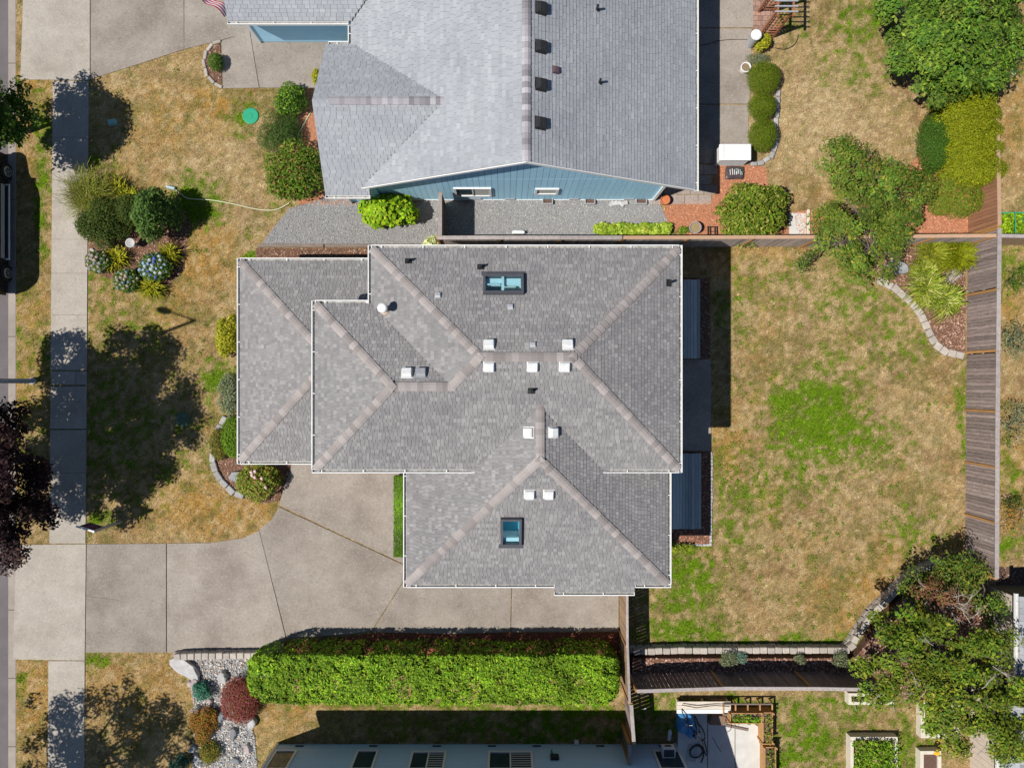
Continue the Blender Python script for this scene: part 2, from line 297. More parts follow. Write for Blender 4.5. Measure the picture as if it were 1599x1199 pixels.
a = me.color_attributes.new('Col', 'FLOAT_COLOR', 'POINT'); cc = np.ones((nx*ny, 4), np.float32); cc[:, :3] = lawn_col(V[:, 0], V[:, 1])*0.92; a.data.foreach_set('color', cc.ravel())
tag(link('lawn', me), kind='structure')
# street and kerb
s = MB(); s.add([(-60, -60, -0.12), (-21.85, -60, -0.12), (-21.85, 60, -0.12), (-60, 60, -0.12)], [(0, 1, 2, 3)]); tag(s.build('street', m_asph), kind='structure')
kb = MB(); kb.box(-21.68, 0, -0.1, 0.34, 44, 0.19); kerb = tag(kb.build('kerb', m_joint), kind='structure')
y = -21.9
while y < 21.5:
    b = MB(); b.box(-21.67, y+1.5, -0.09, 0.36, 2.985, 0.2); b.build('kerb_stone', m_curb, kerb, bevel=0.02); y += 3.0
def inset(poly, d):
    n = len(poly); ar = sum(poly[i][0]*poly[(i+1) % n][1]-poly[(i+1) % n][0]*poly[i][1] for i in range(n)); sg = 1 if ar > 0 else -1; out = []
    for i in range(n):
        p0, p1, p2 = Vector(poly[i-1]), Vector(poly[i]), Vector(poly[(i+1) % n]); a = (p1-p0).normalized(); b = (p2-p1).normalized()
        na, nb = Vector((-a.y, a.x))*sg, Vector((-b.y, b.x))*sg; m = na+nb; m = m/max(0.4, m.dot(na)) if m.length > 1e-4 else na
        out.append((p1.x+m.x*d, p1.y+m.y*d))
    return out
def paving(name, polys_px, mat, top=0.035, gap=0.006, piece='slab', jt=None, hidden=()):
    base = MB()
    for p in polys_px: q = inset(WP(p), 0.015); base.prism(q, -0.05, top-0.018); NOGRASS.append(WP(p))
    o = base.build(name, jt or m_joint); tag(o, kind='structure')
    for p in polys_px:
        b = MB(); b.prism(inset(WP(p), gap), -0.04, top); b.build(piece, mat, o)
    return o
sw = [(128, 0), (141, 0)]
def sx(y):   # left / right edge of the sidewalk at a picture row
    t = y/1199; return 84-9*t, 140-8*t
ys = [127, 215, 303, 374, 427, 492, 578]
pol = []
for a_, b_ in zip(ys[:-1], ys[1:]): pol.append([(sx(a_)[0], a_), (sx(a_)[1], a_), (sx(b_)[1], b_), (sx(b_)[0], b_)])
pol.append([(80, 579.5), (119, 579.5), (119, 601), (80, 601)]); pol.append([(119.5, 579.5), (136, 579.5), (136, 601), (119.5, 601)])
for a_, b_ in ((603, 669.5), (671, 738), (738, 848), (1031, 1110), (1110, 1205)): pol.append([(sx(a_)[0], a_), (sx(a_)[1], a_), (sx(b_)[1], b_), (sx(b_)[0], b_)])
paving('sidewalk', pol, m_walk, 0.035)
paving('driveway_apron', [[(36, -60), (141, -60), (141, 126), (32, 125), (36, 20)], [(26, 850), (135, 849), (133, 1030.5), (21, 1029)]], m_walk, 0.03)
# neighbour drive (top left)
paving('neighbour_driveway', [[(142, -60), (287, -60), (288, 78), (220, 100), (150, 122), (142, 126)], [(288, -60), (400, -60), (400, 48), (345, 64), (288, 78)]], m_conc, 0.035)
paving('neighbour_front_walk', [[(346, 65), (390, 49), (405, 138), (348, 139)], [(390.5, 49), (530, 45), (540, 138), (405.5, 138)]], m_conc, 0.036)
# main drive
paving('driveway', [[(136, 849), (260, 848), (260, 1018), (134, 1018)], [(261, 848), (330, 847), (378, 840), (405, 828), (447, 996), (440, 1018), (261, 1018)],
  [(405, 827), (424, 811), (436, 791), (632, 882), (632, 903), (596, 960), (580, 985), (540, 990), (448, 996)], [(437, 789), (443, 762), (452, 738), (462, 700), (700, 700), (700, 860), (640, 884)],
  [(633, 884), (700, 861), (800, 861), (797, 986), (700, 989), (581, 986), (597, 960.5), (633, 903)], [(801, 861), (966, 861), (966, 985), (798, 986)]], m_conc, 0.035)
# side patio of the blue house
paving('neighbour_patio', [[(1000, -60), (1176, -60), (1176, 44), (1000, 44)], [(1000, 45.5), (1174, 45.5), (1170, 163), (1000, 163)], [(1000, 164.5), (1170, 164.5), (1168, 190), (1172, 256), (1000, 256)]], m_conc, 0.035)
pv = []; 
for r_ in range(4):
    for c_ in range(5):
        x0 = 1015+c_*21-(r_ % 2)*9; y0 = 258+r_*15.5; pv.append([(x0, y0), (x0+20.6, y0), (x0+20.6, y0+15), (x0, y0+15)])
paving('paver_landing', pv, M('old_paver', (0.38, 0.31, 0.27), (0.30, 0.24, 0.21), 8, rnd=0.12), 0.03)
bk = []
for r_ in range(10):
    for c_ in range(5):
        x0 = 1176+c_*7.6-(r_ % 2)*3.5; y0 = -20+r_*7.6; bk.append([(x0, y0), (x0+7.3, y0), (x0+7.3, y0+7.3), (x0, y0+7.3)])
paving('brick_path', bk, m_brick, 0.03, 0.004, 'brick')
# backyard patio of the main house
paving('back_patio', [[(1000, 561), (1110, 561), (1110, 704), (1000, 704)]], m_conc, 0.04)
# neighbour patio at the bottom
paving('rear_patio', [[(1058, 1113), (1104, 1113), (1104, 1260), (1058, 1260)], [(1105, 1128), (1147, 1128), (1147, 1260), (1105, 1260)], [(1148, 1128), (1176, 1128), (1188, 1136), (1192, 1150), (1192, 1260), (1148, 1260)]], m_patio, 0.04)
def sheet(name, px, mat, z0, z1, h=0, kind='structure', parent=None):
    b = MB(); b.prism(WP(px, h), z0, z1); NOGRASS.append(WP(px)); o = b.build(name, mat, parent)
    if kind: o['kind'] = kind
    return o
def scatter(name, polys, n_m2, size, pal, mat, z, parent, shape='chip', avoid=()):
    pts = []
    for poly in polys:
        A = np.array(poly); lo, hi = A.min(0), A.max(0); n = int((hi-lo).prod()*n_m2)
        X = rng.uniform(lo[0], hi[0], n); Y = rng.uniform(lo[1], hi[1], n); k = pip(X, Y, poly)
        for av in avoid: k &= ~pip(X, Y, av)
        pts.append(np.stack([X[k], Y[k]], 1))
    P = np.concatenate(pts); n = len(P); pal = np.array(pal); c = pal[rng.integers(0, len(pal), n)]*rng.uniform(0.7, 1.3, (n, 1))
    s_ = size*rng.uniform(0.5, 1.4, (n, 1)); t = rng.uniform(0, 6.28, n)
    u = np.stack([np.cos(t), np.sin(t), rng.uniform(-0.5, 0.5, n)], 1); v = np.stack([-np.sin(t), np.cos(t), rng.uniform(-0.5, 0.5, n)], 1)
    ctr = np.concatenate([P, np.full((n, 1), z)], 1)
    if shape == 'chip':
        ctr[:, 2] += rng.uniform(0.004, 0.02, n); a_, b_ = u*s_, v*s_*0.4
        Vv = np.stack([ctr-a_-b_, ctr+a_-b_, ctr+a_+b_, ctr-a_+b_], 1).reshape(-1, 3); me = npmesh(name, Vv, 4, mat, c)
    else:   # small faceted stones: pyramid-like half octahedra
        up = np.stack([rng.uniform(-0.3, 0.3, n), rng.uniform(-0.3, 0.3, n), np.ones(n)], 1)*s_*rng.uniform(0.4, 0.8, (n, 1)); u[:, 2] = 0; v[:, 2] = 0
        q = [ctr+u*s_, ctr+v*s_*0.8, ctr-u*s_*0.9, ctr-v*s_*0.7]; m_ = 0.55
        tops = [ctr+up+(p_-ctr)*m_ for p_ in q]; fs = []
        for i in range(4): j = (i+1) % 4; fs.append(np.stack([q[i], q[j], tops[j], tops[i]], 1))
        fs.append(np.stack(tops, 1)); Vv = np.stack(fs, 1).reshape(-1, 3); me = npmesh(name, Vv, 4, mat, np.repeat(c, 5, 0))
    o = link(name, me, None); o['kind'] = 'stuff'
    if parent is not None: o.parent = parent; o.location = -wl(parent)
    return o
BARK = [(0.26, 0.13, 0.08), (0.16, 0.08, 0.05), (0.34, 0.20, 0.13), (0.46, 0.34, 0.25), (0.12, 0.065, 0.045)]
ORNG = [(0.55, 0.23, 0.12), (0.44, 0.18, 0.09), (0.60, 0.32, 0.20), (0.36, 0.15, 0.085), (0.50, 0.22, 0.12)]
GRAV = [(0.34, 0.34, 0.35), (0.24, 0.24, 0.25), (0.46, 0.45, 0.44), (0.40, 0.36, 0.32), (0.29, 0.29, 0.31)]
COBB = [(0.56, 0.52, 0.47), (0.42, 0.38, 0.35), (0.30, 0.29, 0.29), (0.66, 0.62, 0.57), (0.48, 0.38, 0.31), (0.36, 0.37, 0.39)]
def bed(name, px, mat, pal, z1=0.022, n=280, size=0.032, z0=-0.05, stuff='bark_chips', shape='chip', matc=None):
    o = sheet(name, px, mat, z0, z1); scatter(stuff, [WP(px)], n, size, pal, matc or m_chip, z1, o, shape); return o
PATH = [(408, 383), (428, 355), (452, 326), (500, 312), (520, 290), (1030, 290), (1030, 318), (1042, 345), (1040, 372), (690, 386)]
bed('gravel_side_yard', PATH, m_gravelbed, GRAV, 0.020, 420, 0.028, stuff='gravel', shape='stone', matc=m_gravel)
bed('bark_strip', [(400, 388), (600, 388), (600, 440), (400, 440)], m_mulch, BARK, 0.02, 260)
bed('orange_mulch_bed', [(1042, 318), (1112, 314), (1118, 258), (1172, 258), (1196, 262), (1200, 300), (1215, 340), (1240, 372), (1075, 374), (1043, 352), (1036, 330)], m_mulcho, ORNG, 0.018, 420, 0.026)
bed('orange_mulch_corner', [(1238, 330), (1290, 328), (1330, 330), (1420, 260), (1436, 240), (1470, 250), (1560, 260), (1508, 385), (1250, 385)], m_mulcho, ORNG, 0.019, 420, 0.026)
bed('house_front_mulch', [(466, 140), (560, 138), (560, 320), (470, 320), (440, 280), (430, 220), (446, 190)], m_mulcho, ORNG, 0.018, 420, 0.026)
bed('half_round_mulch', [(344, 66), (330, 72), (322, 84), (320, 98), (324, 114), (334, 126), (347, 132)], m_mulch, BARK, 0.03, 260)
bed('corner_island_bed', [(138, 300), (170, 285), (215, 295), (255, 320), (290, 330), (298, 352), (290, 385), (288, 420), (262, 448), (225, 455), (180, 440), (140, 420)], m_mulch, [(0.34, 0.17, 0.11), (0.24, 0.12, 0.08), (0.46, 0.30, 0.22)], 0.022, 200)
bed('porch_bed', [(355, 650), (336, 685), (332, 725), (342, 748), (360, 768), (378, 775), (410, 786), (436, 782), (452, 735), (470, 690), (420, 640)], m_mulch, [(0.38, 0.20, 0.14), (0.26, 0.13, 0.09), (0.48, 0.32, 0.25)], 0.025, 240)
bed('deck_bark_bed', [(1060, 434), (1108, 434), (1109, 560), (1060, 560)], m_mulch, BARK, 0.02, 260)
bed('rear_bark_bed', [(1020, 705), (1109, 705), (1109.5, 850), (1020, 850)], m_mulch, [(0.38, 0.15, 0.09), (0.28, 0.11, 0.07), (0.52, 0.28, 0.18)], 0.02, 300)
bed('hedge_mulch', [(440, 1003), (545, 993), (590, 988), (966, 987), (966, 1040), (440, 1040)], M('red_mulch', (0.24, 0.075, 0.04), (0.15, 0.05, 0.03), 20), [(0.30, 0.10, 0.05), (0.22, 0.07, 0.04)], 0.02, 200)
bed('fence_corner_bed', [(1374, 434), (1400, 448), (1424, 470), (1442, 492), (1452, 518), (1464, 540), (1480, 550), (1507, 552), (1507, 384), (1400, 384), (1380, 400)], m_mulch, [(0.40, 0.22, 0.15), (0.30, 0.15, 0.10), (0.54, 0.38, 0.29)], 0.03, 240)
bed('rock_garden', [(300, 1026), (420, 1026), (420, 1060), (382, 1065), (392, 1130), (398, 1150), (404, 1215), (300, 1215), (306, 1110), (296, 1070)], m_gravelbed, COBB, 0.024, 200, 0.06, stuff='cobbles', shape='stone', matc=m_gravel)
bed('dark_soil_bed', [(1556, 885), (1625, 885), (1625, 918), (1556, 918)], m_soil, BARK, 0.02, 160)
# weeds growing along the kerb line are part of the grass scatter below
def rowpts(poly, step):
    P = [Vector(p) for p in poly]; out = []; L = [(P[i+1]-P[i]).length for i in range(len(P)-1)]; T = sum(L); n = max(1, round(T/step)); st = T/n
    for k in range(n):
        d = (k+0.5)*st; i = 0
        while i < len(L)-1 and d > L[i]: d -= L[i]; i += 1
        p = P[i]+(P[i+1]-P[i])*(d/L[i]); t = P[i+1]-P[i]; out.append((p.x, p.y, math.atan2(t.y, t.x)))
    return out, st
def blocks(name, label, cat, px, h0, hh, depth, step, mat, courses=1, piece='block', bev=0.025, z0=0.0):
    pts, st = rowpts(WP(px, h0), step); x, y, _ = pts[len(pts)//2]; e = E(name, x, y, 0, label, cat)
    b = MB(); b.box(0, 0, 0, st*0.965, depth, hh); V, c = rebase(b.v); me = mesh(piece, V, b.f, mat)
    bm = bmesh.new(); bm.from_mesh(me); bmesh.ops.bevel(bm, geom=list(bm.edges), offset=bev, segments=1, affect='EDGES'); bm.to_mesh(me); bm.free()
    for k in range(courses):
        for (x, y, a_) in pts:
            link(piece, me, e, (x+random.uniform(-.012, .012)+(k % 2)*st*0.4*math.cos(a_), y+random.uniform(-.012, .012)+(k % 2)*st*0.4*math.sin(a_), z0+k*hh*1.003), a_+random.uniform(-.05, .05), (random.uniform(.94, 1.0), random.uniform(.94, 1.04), 1))
    return e

_c = []
for i, (cx_, cy_) in enumerate([(135, 929), (146, 931), (158, 933), (170, 933.5), (186, 936)]): _c.append(W(cx_, cy_+(i % 2)*0.7))
b = MB(); b.prism([(x, y+0.008) for x, y in _c]+[(x, y-0.008) for x, y in _c[::-1]], 0.034, 0.0365); b.build('crack', m_joint, bpy.data.objects['driveway'])
# ---------------------------------------------------------------- roofs
def plane_frame(poly, zf):
    P = [Vector((x, y, zf(x, y))) for x, y in poly]
    e = 0.01; x, y = poly[0]; gx_ = (zf(x+e, y)-zf(x, y))/e; gy_ = (zf(x, y+e)-zf(x, y))/e
    n = Vector((-gx_, -gy_, 1)).normalized(); v = Vector((gx_, gy_, gx_*gx_+gy_*gy_)).normalized(); u = v.cross(n).normalized()
    return P, u, v, n
def shingles(planes, expo, wmin, wmax, pal, jit, butt=0.016, holes=()):
    Vs = []; Cs = []; pal = np.array(pal)
    for poly, zf in planes:
        P, u, v, n = plane_frame(poly, zf); o = P[0]; Q = [((p-o).dot(u), (p-o).dot(v)) for p in P]
        vmin = min(q[1] for q in Q); vmax = max(q[1] for q in Q); r = 0; y = vmin
        while y < vmax:
            y1 = min(y+expo, vmax); xs = []
            for (ym) in ((y+y1)/2,):
                for i in range(len(Q)):
                    a, b = Q[i], Q[(i+1) % len(Q)]
                    if (a[1] > ym) != (b[1] > ym): xs.append(a[0]+(b[0]-a[0])*(ym-a[1])/(b[1]-a[1]))
            xs.sort()
            for zf_, hx, hy, hw, hl in holes:
                if zf_ is zf:
                    q_ = Vector((hx, hy, zf(hx, hy)))-o; hu, hv = q_.dot(u), q_.dot(v)
                    if abs(ym-hv) < hl/2-0.02: xs = sorted(xs+[hu-hw/2+0.02, hu+hw/2-0.02])
            rowd = random.uniform(0.97, 1.03)
            for k in range(0, len(xs)-1, 2):
                x = xs[k]-random.uniform(0, wmax)
                while x < xs[k+1]:
                    w = random.uniform(wmin, wmax); a = max(x, xs[k]); b = min(x+w, xs[k+1])-0.010
                    if b > a+0.01:
                        t = butt*random.uniform(0.7, 1.25); top = y1+expo*0.15
                        A, B = o+u*a+v*y+n*t, o+u*b+v*y+n*t; Cc, D = o+u*b+v*top+n*0.003, o+u*a+v*top+n*0.003
                        A0, B0 = o+u*a+v*y+n*0.001, o+u*b+v*y+n*0.001
                        Vs += [A, B, Cc, D, A0, B0, B, A]; c = pal[random.randrange(len(pal))]*rowd*(1+random.gauss(0, jit)); Cs += [c, c]
                    x += w
            y = y1; r += 1
    return np.array([tuple(q) for q in Vs]), np.array(Cs)
def decks(planes, mb, th=0.14):
    for poly, zf in planes:
        P, u, v, n = plane_frame(poly, zf); z1 = [p.z-0.002 for p in P]; mb.prism(list(poly), [z-th for z in z1], z1)
cap_meshes = {}
def capmesh(mat, key, w=0.155, L=0.27, droop=0.34):
    if key in cap_meshes: return cap_meshes[key]
    V = []; t0, t1 = 0.034, 0.012      # raised at the low end, tucked under at the high end
    for x, zt in ((0, t0), (L, t1)):
        for s_, d in ((-1, 1), (-0.35, 0.16), (0.35, 0.16), (1, 1)): V.append((x, s_*w, zt-d*w*droop))
    n = len(V); V += [(x, y, z-0.02) for x, y, z in V[:4]]
    Fc = [(0, 4, 5, 1), (1, 5, 6, 2), (2, 6, 7, 3), (0, 1, 9, 8), (1, 2, 10, 9), (2, 3, 11, 10)]
    Fc = [f[::-1] for f in Fc[:3]]+Fc[3:]
    me = mesh('ridge_cap', V, Fc, mat); cap_meshes[key] = me; return me
def caps(parent, a, b, mat, key, expo=0.2, droop=0.34, name='ridge_cap'):
    a, b = Vector(a), Vector(b); d = b-a; L = d.length; d.normalize(); yv = Vector((0, 0, 1)).cross(d).normalized(); zv = d.cross(yv)
    q = Matrix((d, yv, zv)).transposed().to_quaternion(); n = int(L/expo)
    for i in range(n+1):
        p = a+d*min(i*expo, L-expo*0.6)+Vector((0, 0, 0.012+0.0004*(i % 3))); link(name, capmesh(mat, key, droop=droop), parent, p, q)
def gutter(parent, a, b, z, out, name='gutter', leaf=True):
    a, b = Vector((*a, 0)), Vector((*b, 0)); d = (b-a); L = d.length; d.normalize(); o = Vector((*out, 0)); mb = MB(); mi = MB()
    w, hh, t = 0.125, 0.11, 0.014
    def bar(o0, o1, z0, z1, m):
        V = []
        for zz in (z0, z1):
            for oo, ss in ((o0, -0.0), (o1, -0.0), (o1, L), (o0, L)): V.append(a+d*ss+o*oo+Vector((0, 0, zz)))
        m.add(V, [(3, 2, 1, 0), (4, 5, 6, 7), (0, 1, 5, 4), (1, 2, 6, 5), (2, 3, 7, 6), (3, 0, 4, 7)])
    bar(0.004, 0.004+t, z-hh, z-0.03, mb); bar(w-t*1.6, w+t*0.6, z-hh, z+0.006, mb)
    k = 0.35
    while k < L:                          # hanger straps
        c = a+d*k+o*(w/2)+Vector((0, 0, z-0.006)); mb.box(c.x, c.y, c.z, 0.03 if abs(d.x) > 0.5 else w-0.03, 0.03 if abs(d.y) > 0.5 else w-0.03, 0.008); k += 1.5
    for kk in (0.0, L): c = a+d*(kk+(t/2 if kk == 0 else -t/2))+o*(w/2); mb.box(c.x, c.y, z-hh/2, t if abs(d.x) > 0.5 else w-t, t if abs(d.y) > 0.5 else w-t, hh-0.004)
    g_ = mb.build(name, m_white, parent); bar(0.004+t, w-t*1.6, z-hh+0.002, z-hh+0.016, mi); mi.build('gutter_trough', m_gutin, g_); return g_
# ---------------------------------------------------------------- main house
p_ = 0.42
zN = lambda x, y: 5.4+p_*(4.89-y)
zE = lambda x, y: 5.4+p_*(6.25-x)
zW = lambda x, y: 5.4+p_*(x+4.82)
zXN = lambda x, y: 5.4+p_*(2.90-y)
zXW = lambda x, y: 5.4+p_*(x+6.85)
zS = lambda x, y: 5.4+p_*(y+3.06)
zGW = lambda x, y: 4.3+p_*(x+3.71)
zGE = lambda x, y: 4.3+p_*(6.12-x)
zGS = lambda x, y: 4.3+p_*(y+7.52)
zLN = lambda x, y: 2.7+p_*(4.92-y)
zLW = lambda x, y: 2.7+p_*(x+10.6)
zLS = lambda x, y: 2.7+p_*(y+3.07)
MAIN = [([(-4.82, 4.89), (6.25, 4.89), (2.275, .915), (-.845, .915)], zN), ([(6.25, 4.89), (6.25, -3.06), (2.275, .915)], zE),
  ([(-4.82, 4.89), (-.845, .915), (-1.84, -.08), (-4.82, 2.9)], zW), ([(-6.85, 2.9), (-4.82, 2.9), (-1.84, -.08), (-3.87, -.08)], zXN), ([(-6.85, 2.9), (-3.87, -.08), (-6.85, -3.06)], zXW),
  ([(-6.85, -3.06), (-3.87, -.08), (-1.84, -.08), (-.845, .915), (2.275, .915), (6.25, -3.06), (3.5, -3.06), (1.205, -.765), (-1.09, -3.06)], zS),
  ([(-3.71, -7.52), (1.205, -2.605), (1.205, -.765), (-1.09, -3.06), (-1.15, -2.6), (-3.71, -2.6)], zGW), ([(6.12, -7.52), (6.12, -2.6), (3.56, -2.6), (3.5, -3.06), (1.205, -.765), (1.205, -2.605)], zGE),
  ([(-3.71, -7.52), (1.86, -7.52), (1.86, -7.86), (4.9, -7.86), (4.9, -7.52), (6.12, -7.52), (1.205, -2.605)], zGS),
  ([(-10.6, 4.92), (-6.605, .925), (-6.4, .925), (-6.4, 2.45), (-4.37, 2.45), (-4.37, 4.92)], zLN), ([(-10.6, 4.92), (-10.6, -3.07), (-6.605, .925)], zLW), ([(-10.6, -3.07), (-6.605, .925), (-6.4, .925), (-6.4, -3.07)], zLS)]
def onroof(px, py, zf):
    h = 5.5
    for _ in range(12): x, y = W(px, py, h); h = zf(x, y)
    return x, y, h
def clip(poly, ax, val, keep_less):
    out = []
    for i in range(len(poly)):
        p, q = poly[i], poly[(i+1) % len(poly)]; ip = (p[ax] <= val) == keep_less; iq = (q[ax] <= val) == keep_less
        if ip: out.append(p)
        if ip != iq:
            t = (val-p[ax])/(q[ax]-p[ax]); out.append((p[0]+(q[0]-p[0])*t, p[1]+(q[1]-p[1])*t))
    return out
def carve(planes, k, px, py, w, l):
    poly, zf = planes[k]; x, y, z = onroof(px, py, zf); cs = 1/math.sqrt(1+p_*p_); xa, xb, ya, yb = x-w/2+.01, x+w/2-.01, y-l*cs/2+.01, y+l*cs/2-.01
    mid = clip(clip(poly, 0, xa, False), 0, xb, True); parts = [clip(poly, 0, xa, True), clip(poly, 0, xb, False), clip(mid, 1, ya, True), clip(mid, 1, yb, False)]
    return [(p, zf) for p in parts if len(p) > 2]
G_S = ([(-3.71, -7.52), (6.12, -7.52), (1.205, -2.605)], zGS); BUMP = ([(1.86, -7.86), (4.9, -7.86), (4.9, -7.521), (1.86, -7.521)], zGS)
MAIN[8] = G_S; MSH = MAIN+[BUMP]; HOLES = [(zN, *onroof(786, 446, zN)[:2], 1.42, 0.78), (zGS, *onroof(798, 828, zGS)[:2], 0.76, 1.16)]
MAIN = carve(MAIN, 0, 786, 446, 1.42, 0.78)+MAIN[1:8]+carve(MAIN, 8, 798, 828, 0.76, 1.16)+[BUMP]+MAIN[9:]
house = E('main_house', 0, 0, 0, 'two-storey hip-roofed house with mottled grey-brown shingles and white gutters', 'house')
wb = MB(); wb.prism([(-6.4, -2.6), (5.8, -2.6), (5.8, 4.44), (-4.37, 4.44), (-4.37, 2.45), (-6.4, 2.45)], -0.1, 5.33); wb.build('wall', m_wall, house)
wb = MB(); wb.prism([(-10.15, -2.62), (-6.41, -2.62), (-6.41, 2.46), (-4.38, 2.46), (-4.38, 4.45), (-10.15, 4.45)], -0.1, 2.62); wb.build('wall', m_wall, house)
wb = MB(); wb.prism([(-3.25, -7.06), (5.66, -7.06), (5.66, -2.61), (-3.25, -2.61)], -0.1, 4.22); wb.build('wall', m_wall, house)
for pl in ([(-10.2, -2.7), (5.9, -2.7), (5.9, 4.5), (-10.2, 4.5)], [(-3.3, -7.1), (5.7, -7.1), (5.7, -2.6), (-3.3, -2.6)]): NOGRASS.append(pl)
dk = MB(); decks(MAIN, dk); roof = dk.build('roof', m_deckp, house)
PALM = [(0.285, 0.275, 0.275), (0.25, 0.237, 0.24), (0.32, 0.307, 0.307), (0.36, 0.348, 0.343), (0.27, 0.26, 0.26), (0.235, 0.226, 0.23), (0.30, 0.282, 0.278)]
V, cc = shingles(MSH, 0.135, 0.11, 0.18, PALM, 0.04, 0.021, HOLES); cm = cc.mean(0); cc = (cm+(cc-cm)*0.72)*0.90
o = link('shingles', npmesh('shingles', V, 4, m_shing, cc), None); o['kind'] = 'stuff'; o.parent = house
def hp(x, y, z): return (x, y, z(x, y))
R = [((-.845, .915), (2.275, .915), zN), ((6.25, 4.89), (2.275, .915), zN), ((6.25, -3.06), (2.275, .915), zE), ((-4.82, 4.89), (-.845, .915), zN), ((-1.84, -.08), (-.845, .915), zW),
     ((-3.87, -.08), (-1.84, -.08), zXN), ((-6.85, 2.9), (-3.87, -.08), zXN), ((-6.85, -3.06), (-3.87, -.08), zXW), ((1.205, -2.605), (1.205, -.765), zGW), ((-3.71, -7.52), (1.205, -2.605), zGW), ((6.12, -7.52), (1.205, -2.605), zGE),
     ((-10.6, 4.92), (-6.605, .925), zLN), ((-10.6, -3.07), (-6.605, .925), zLW)]
for a, b, z in R: caps(house, hp(*a, z), hp(*b, z), m_cap, 'm', 0.215, 0.27)
for a, b, z, n in [((-4.82, 4.89), (6.25, 4.89), 5.4, (0, 1)), ((6.25, 5.01), (6.25, -3.18), 5.4, (1, 0)), ((6.25, -3.06), (3.5, -3.06), 5.4, (0, -1)), ((-6.97, -3.06), (-1.09, -3.06), 5.4, (0, -1)), ((-6.85, 3.02), (-6.85, -3.06), 5.4, (-1, 0)),
    ((-6.85, 2.9), (-4.95, 2.9), 5.4, (0, 1)), ((-4.82, 2.9), (-4.82, 5.01), 5.4, (-1, 0)), ((-3.71, -3.1), (-3.71, -7.64), 4.3, (-1, 0)), ((-3.71, -7.52), (1.86, -7.52), 4.3, (0, -1)), ((1.86, -7.86), (4.9, -7.86), 4.157, (0, -1)), ((4.9, -7.52), (6.24, -7.52), 4.3, (0, -1)), ((6.12, -7.52), (6.12, -3.2), 4.3, (1, 0)),
    ((-10.6, 5.04), (-10.6, -3.19), 2.7, (-1, 0)), ((-10.6, 4.92), (-4.97, 4.92), 2.7, (0, 1)), ((-10.6, -3.07), (-6.98, -3.07), 2.7, (0, -1))]: gutter(house, a, b, z, n)
def roofq(zf, x, y):
    P, u, v, n = plane_frame([(x, y), (x+.1, y)], zf); return u, v, n, Matrix((u, v, n)).transposed().to_quaternion()
# slant-back box vent: flange + rounded hood
def ventmesh(mat, w, nm):
    b = MB(); b.box(0, 0, 0.014, w*1.2, w*1.12, 0.012)
    V = []; 
    prof = [(-0.5, 0.03, .5), (-0.5, w*0.38, .46), (-0.38, w*0.46, .42), (0.2, w*0.42, .44), (0.42, w*0.30, .46), (0.5, 0.03, .5)]
    for y, z, hw in prof: V += [(-hw*w, y*w, z), (hw*w, y*w, z)]
    Fc = [(2*i, 2*i+2, 2*i+3, 2*i+1) for i in range(5)]+[tuple(2*i for i in range(5, -1, -1)), tuple(2*i+1 for i in range(6))]
    b.add(V, [f[::-1] for f in Fc[:5]]+Fc[5:]); me = mesh(nm, b.v, b.f, mat)
    bm = bmesh.new(); bm.from_mesh(me); bmesh.ops.recalc_face_normals(bm, faces=bm.faces); bmesh.ops.bevel(bm, geom=[e for e in bm.edges if e.calc_face_angle(0) > 0.5], offset=w*0.07, segments=2, affect='EDGES', clamp_overlap=True); bm.to_mesh(me); bm.free(); return me
vm = ventmesh(m_whitev, 0.34, 'roof_vent'); vms = ventmesh(m_grey, 0.19, 'roof_vent'); vmg = ventmesh(m_greyd, 0.34, 'roof_vent')
for px, py, zf, mm in [(764, 539, zN, vm), (887, 539, zN, vm), (764, 572, zS, vm), (832, 572, zS, vm), (882, 572, zS, vm), (636, 583, zXN, vm), (658, 583, zXN, vmg), (826, 675, zGW, vm), (863, 675, zGE, vm), (827, 771, zGS, vm), (857, 771, zGS, vm), (684, 462, zN, vms), (797, 480, zN, vms), (832, 539, zN, vms)]:
    x, y, z = onroof(px, py, zf); u, v, n, q = roofq(zf, x, y); link('roof_vent', mm, house, (x, y, z+0.012), q)
pb = MB(); pb.lathe(0, 0, [(0.11, 0.0), (0.10, 0.03), (0.05, 0.06), (0.045, 0.34), (0.03, 0.34), (0.03, 0.3)], 12); pme = mesh('vent_pipe', pb.v, pb.f, m_black)
fb = MB(); fb.box(0, 0, 0.012, 0.26, 0.22, 0.012); fme = mesh('flashing', fb.v, fb.f, m_black)
for px, py, zf in [(638, 408, zN), (751, 417, zN), (1044, 442, zE), (830, 610, zS)]:
    x, y, z = onroof(px, py, zf); u, v, n, q = roofq(zf, x, y); o = link('vent_pipe', pme, house, (x, y, z-0.02)); link('flashing', fme, o, (x, y, z+0.012), q)
x, y, z = onroof(602, 484, zW); cb = MB(); cb.lathe(x, y, [(0.10, z-0.1), (0.10, z+0.55)], 14); ch = cb.build('flue_pipe', m_whitev, house)
cb = MB(); cb.lathe(x, y, [(0.15, z+0.50), (0.17, z+0.55), (0.17, z+0.66), (0.13, z+0.70), (0.02, z+0.72)], 16); cb.build('flue_cap', m_white, ch)
cb = MB(); cb.lathe(x, y, [(0.19, z-0.06), (0.19, z+0.06), (0.11, z+0.14)], 14); cb.build('flue_collar', M('rusty_flashing', (0.42, 0.20, 0.09), (0.6, 0.55, 0.5), 14), ch)
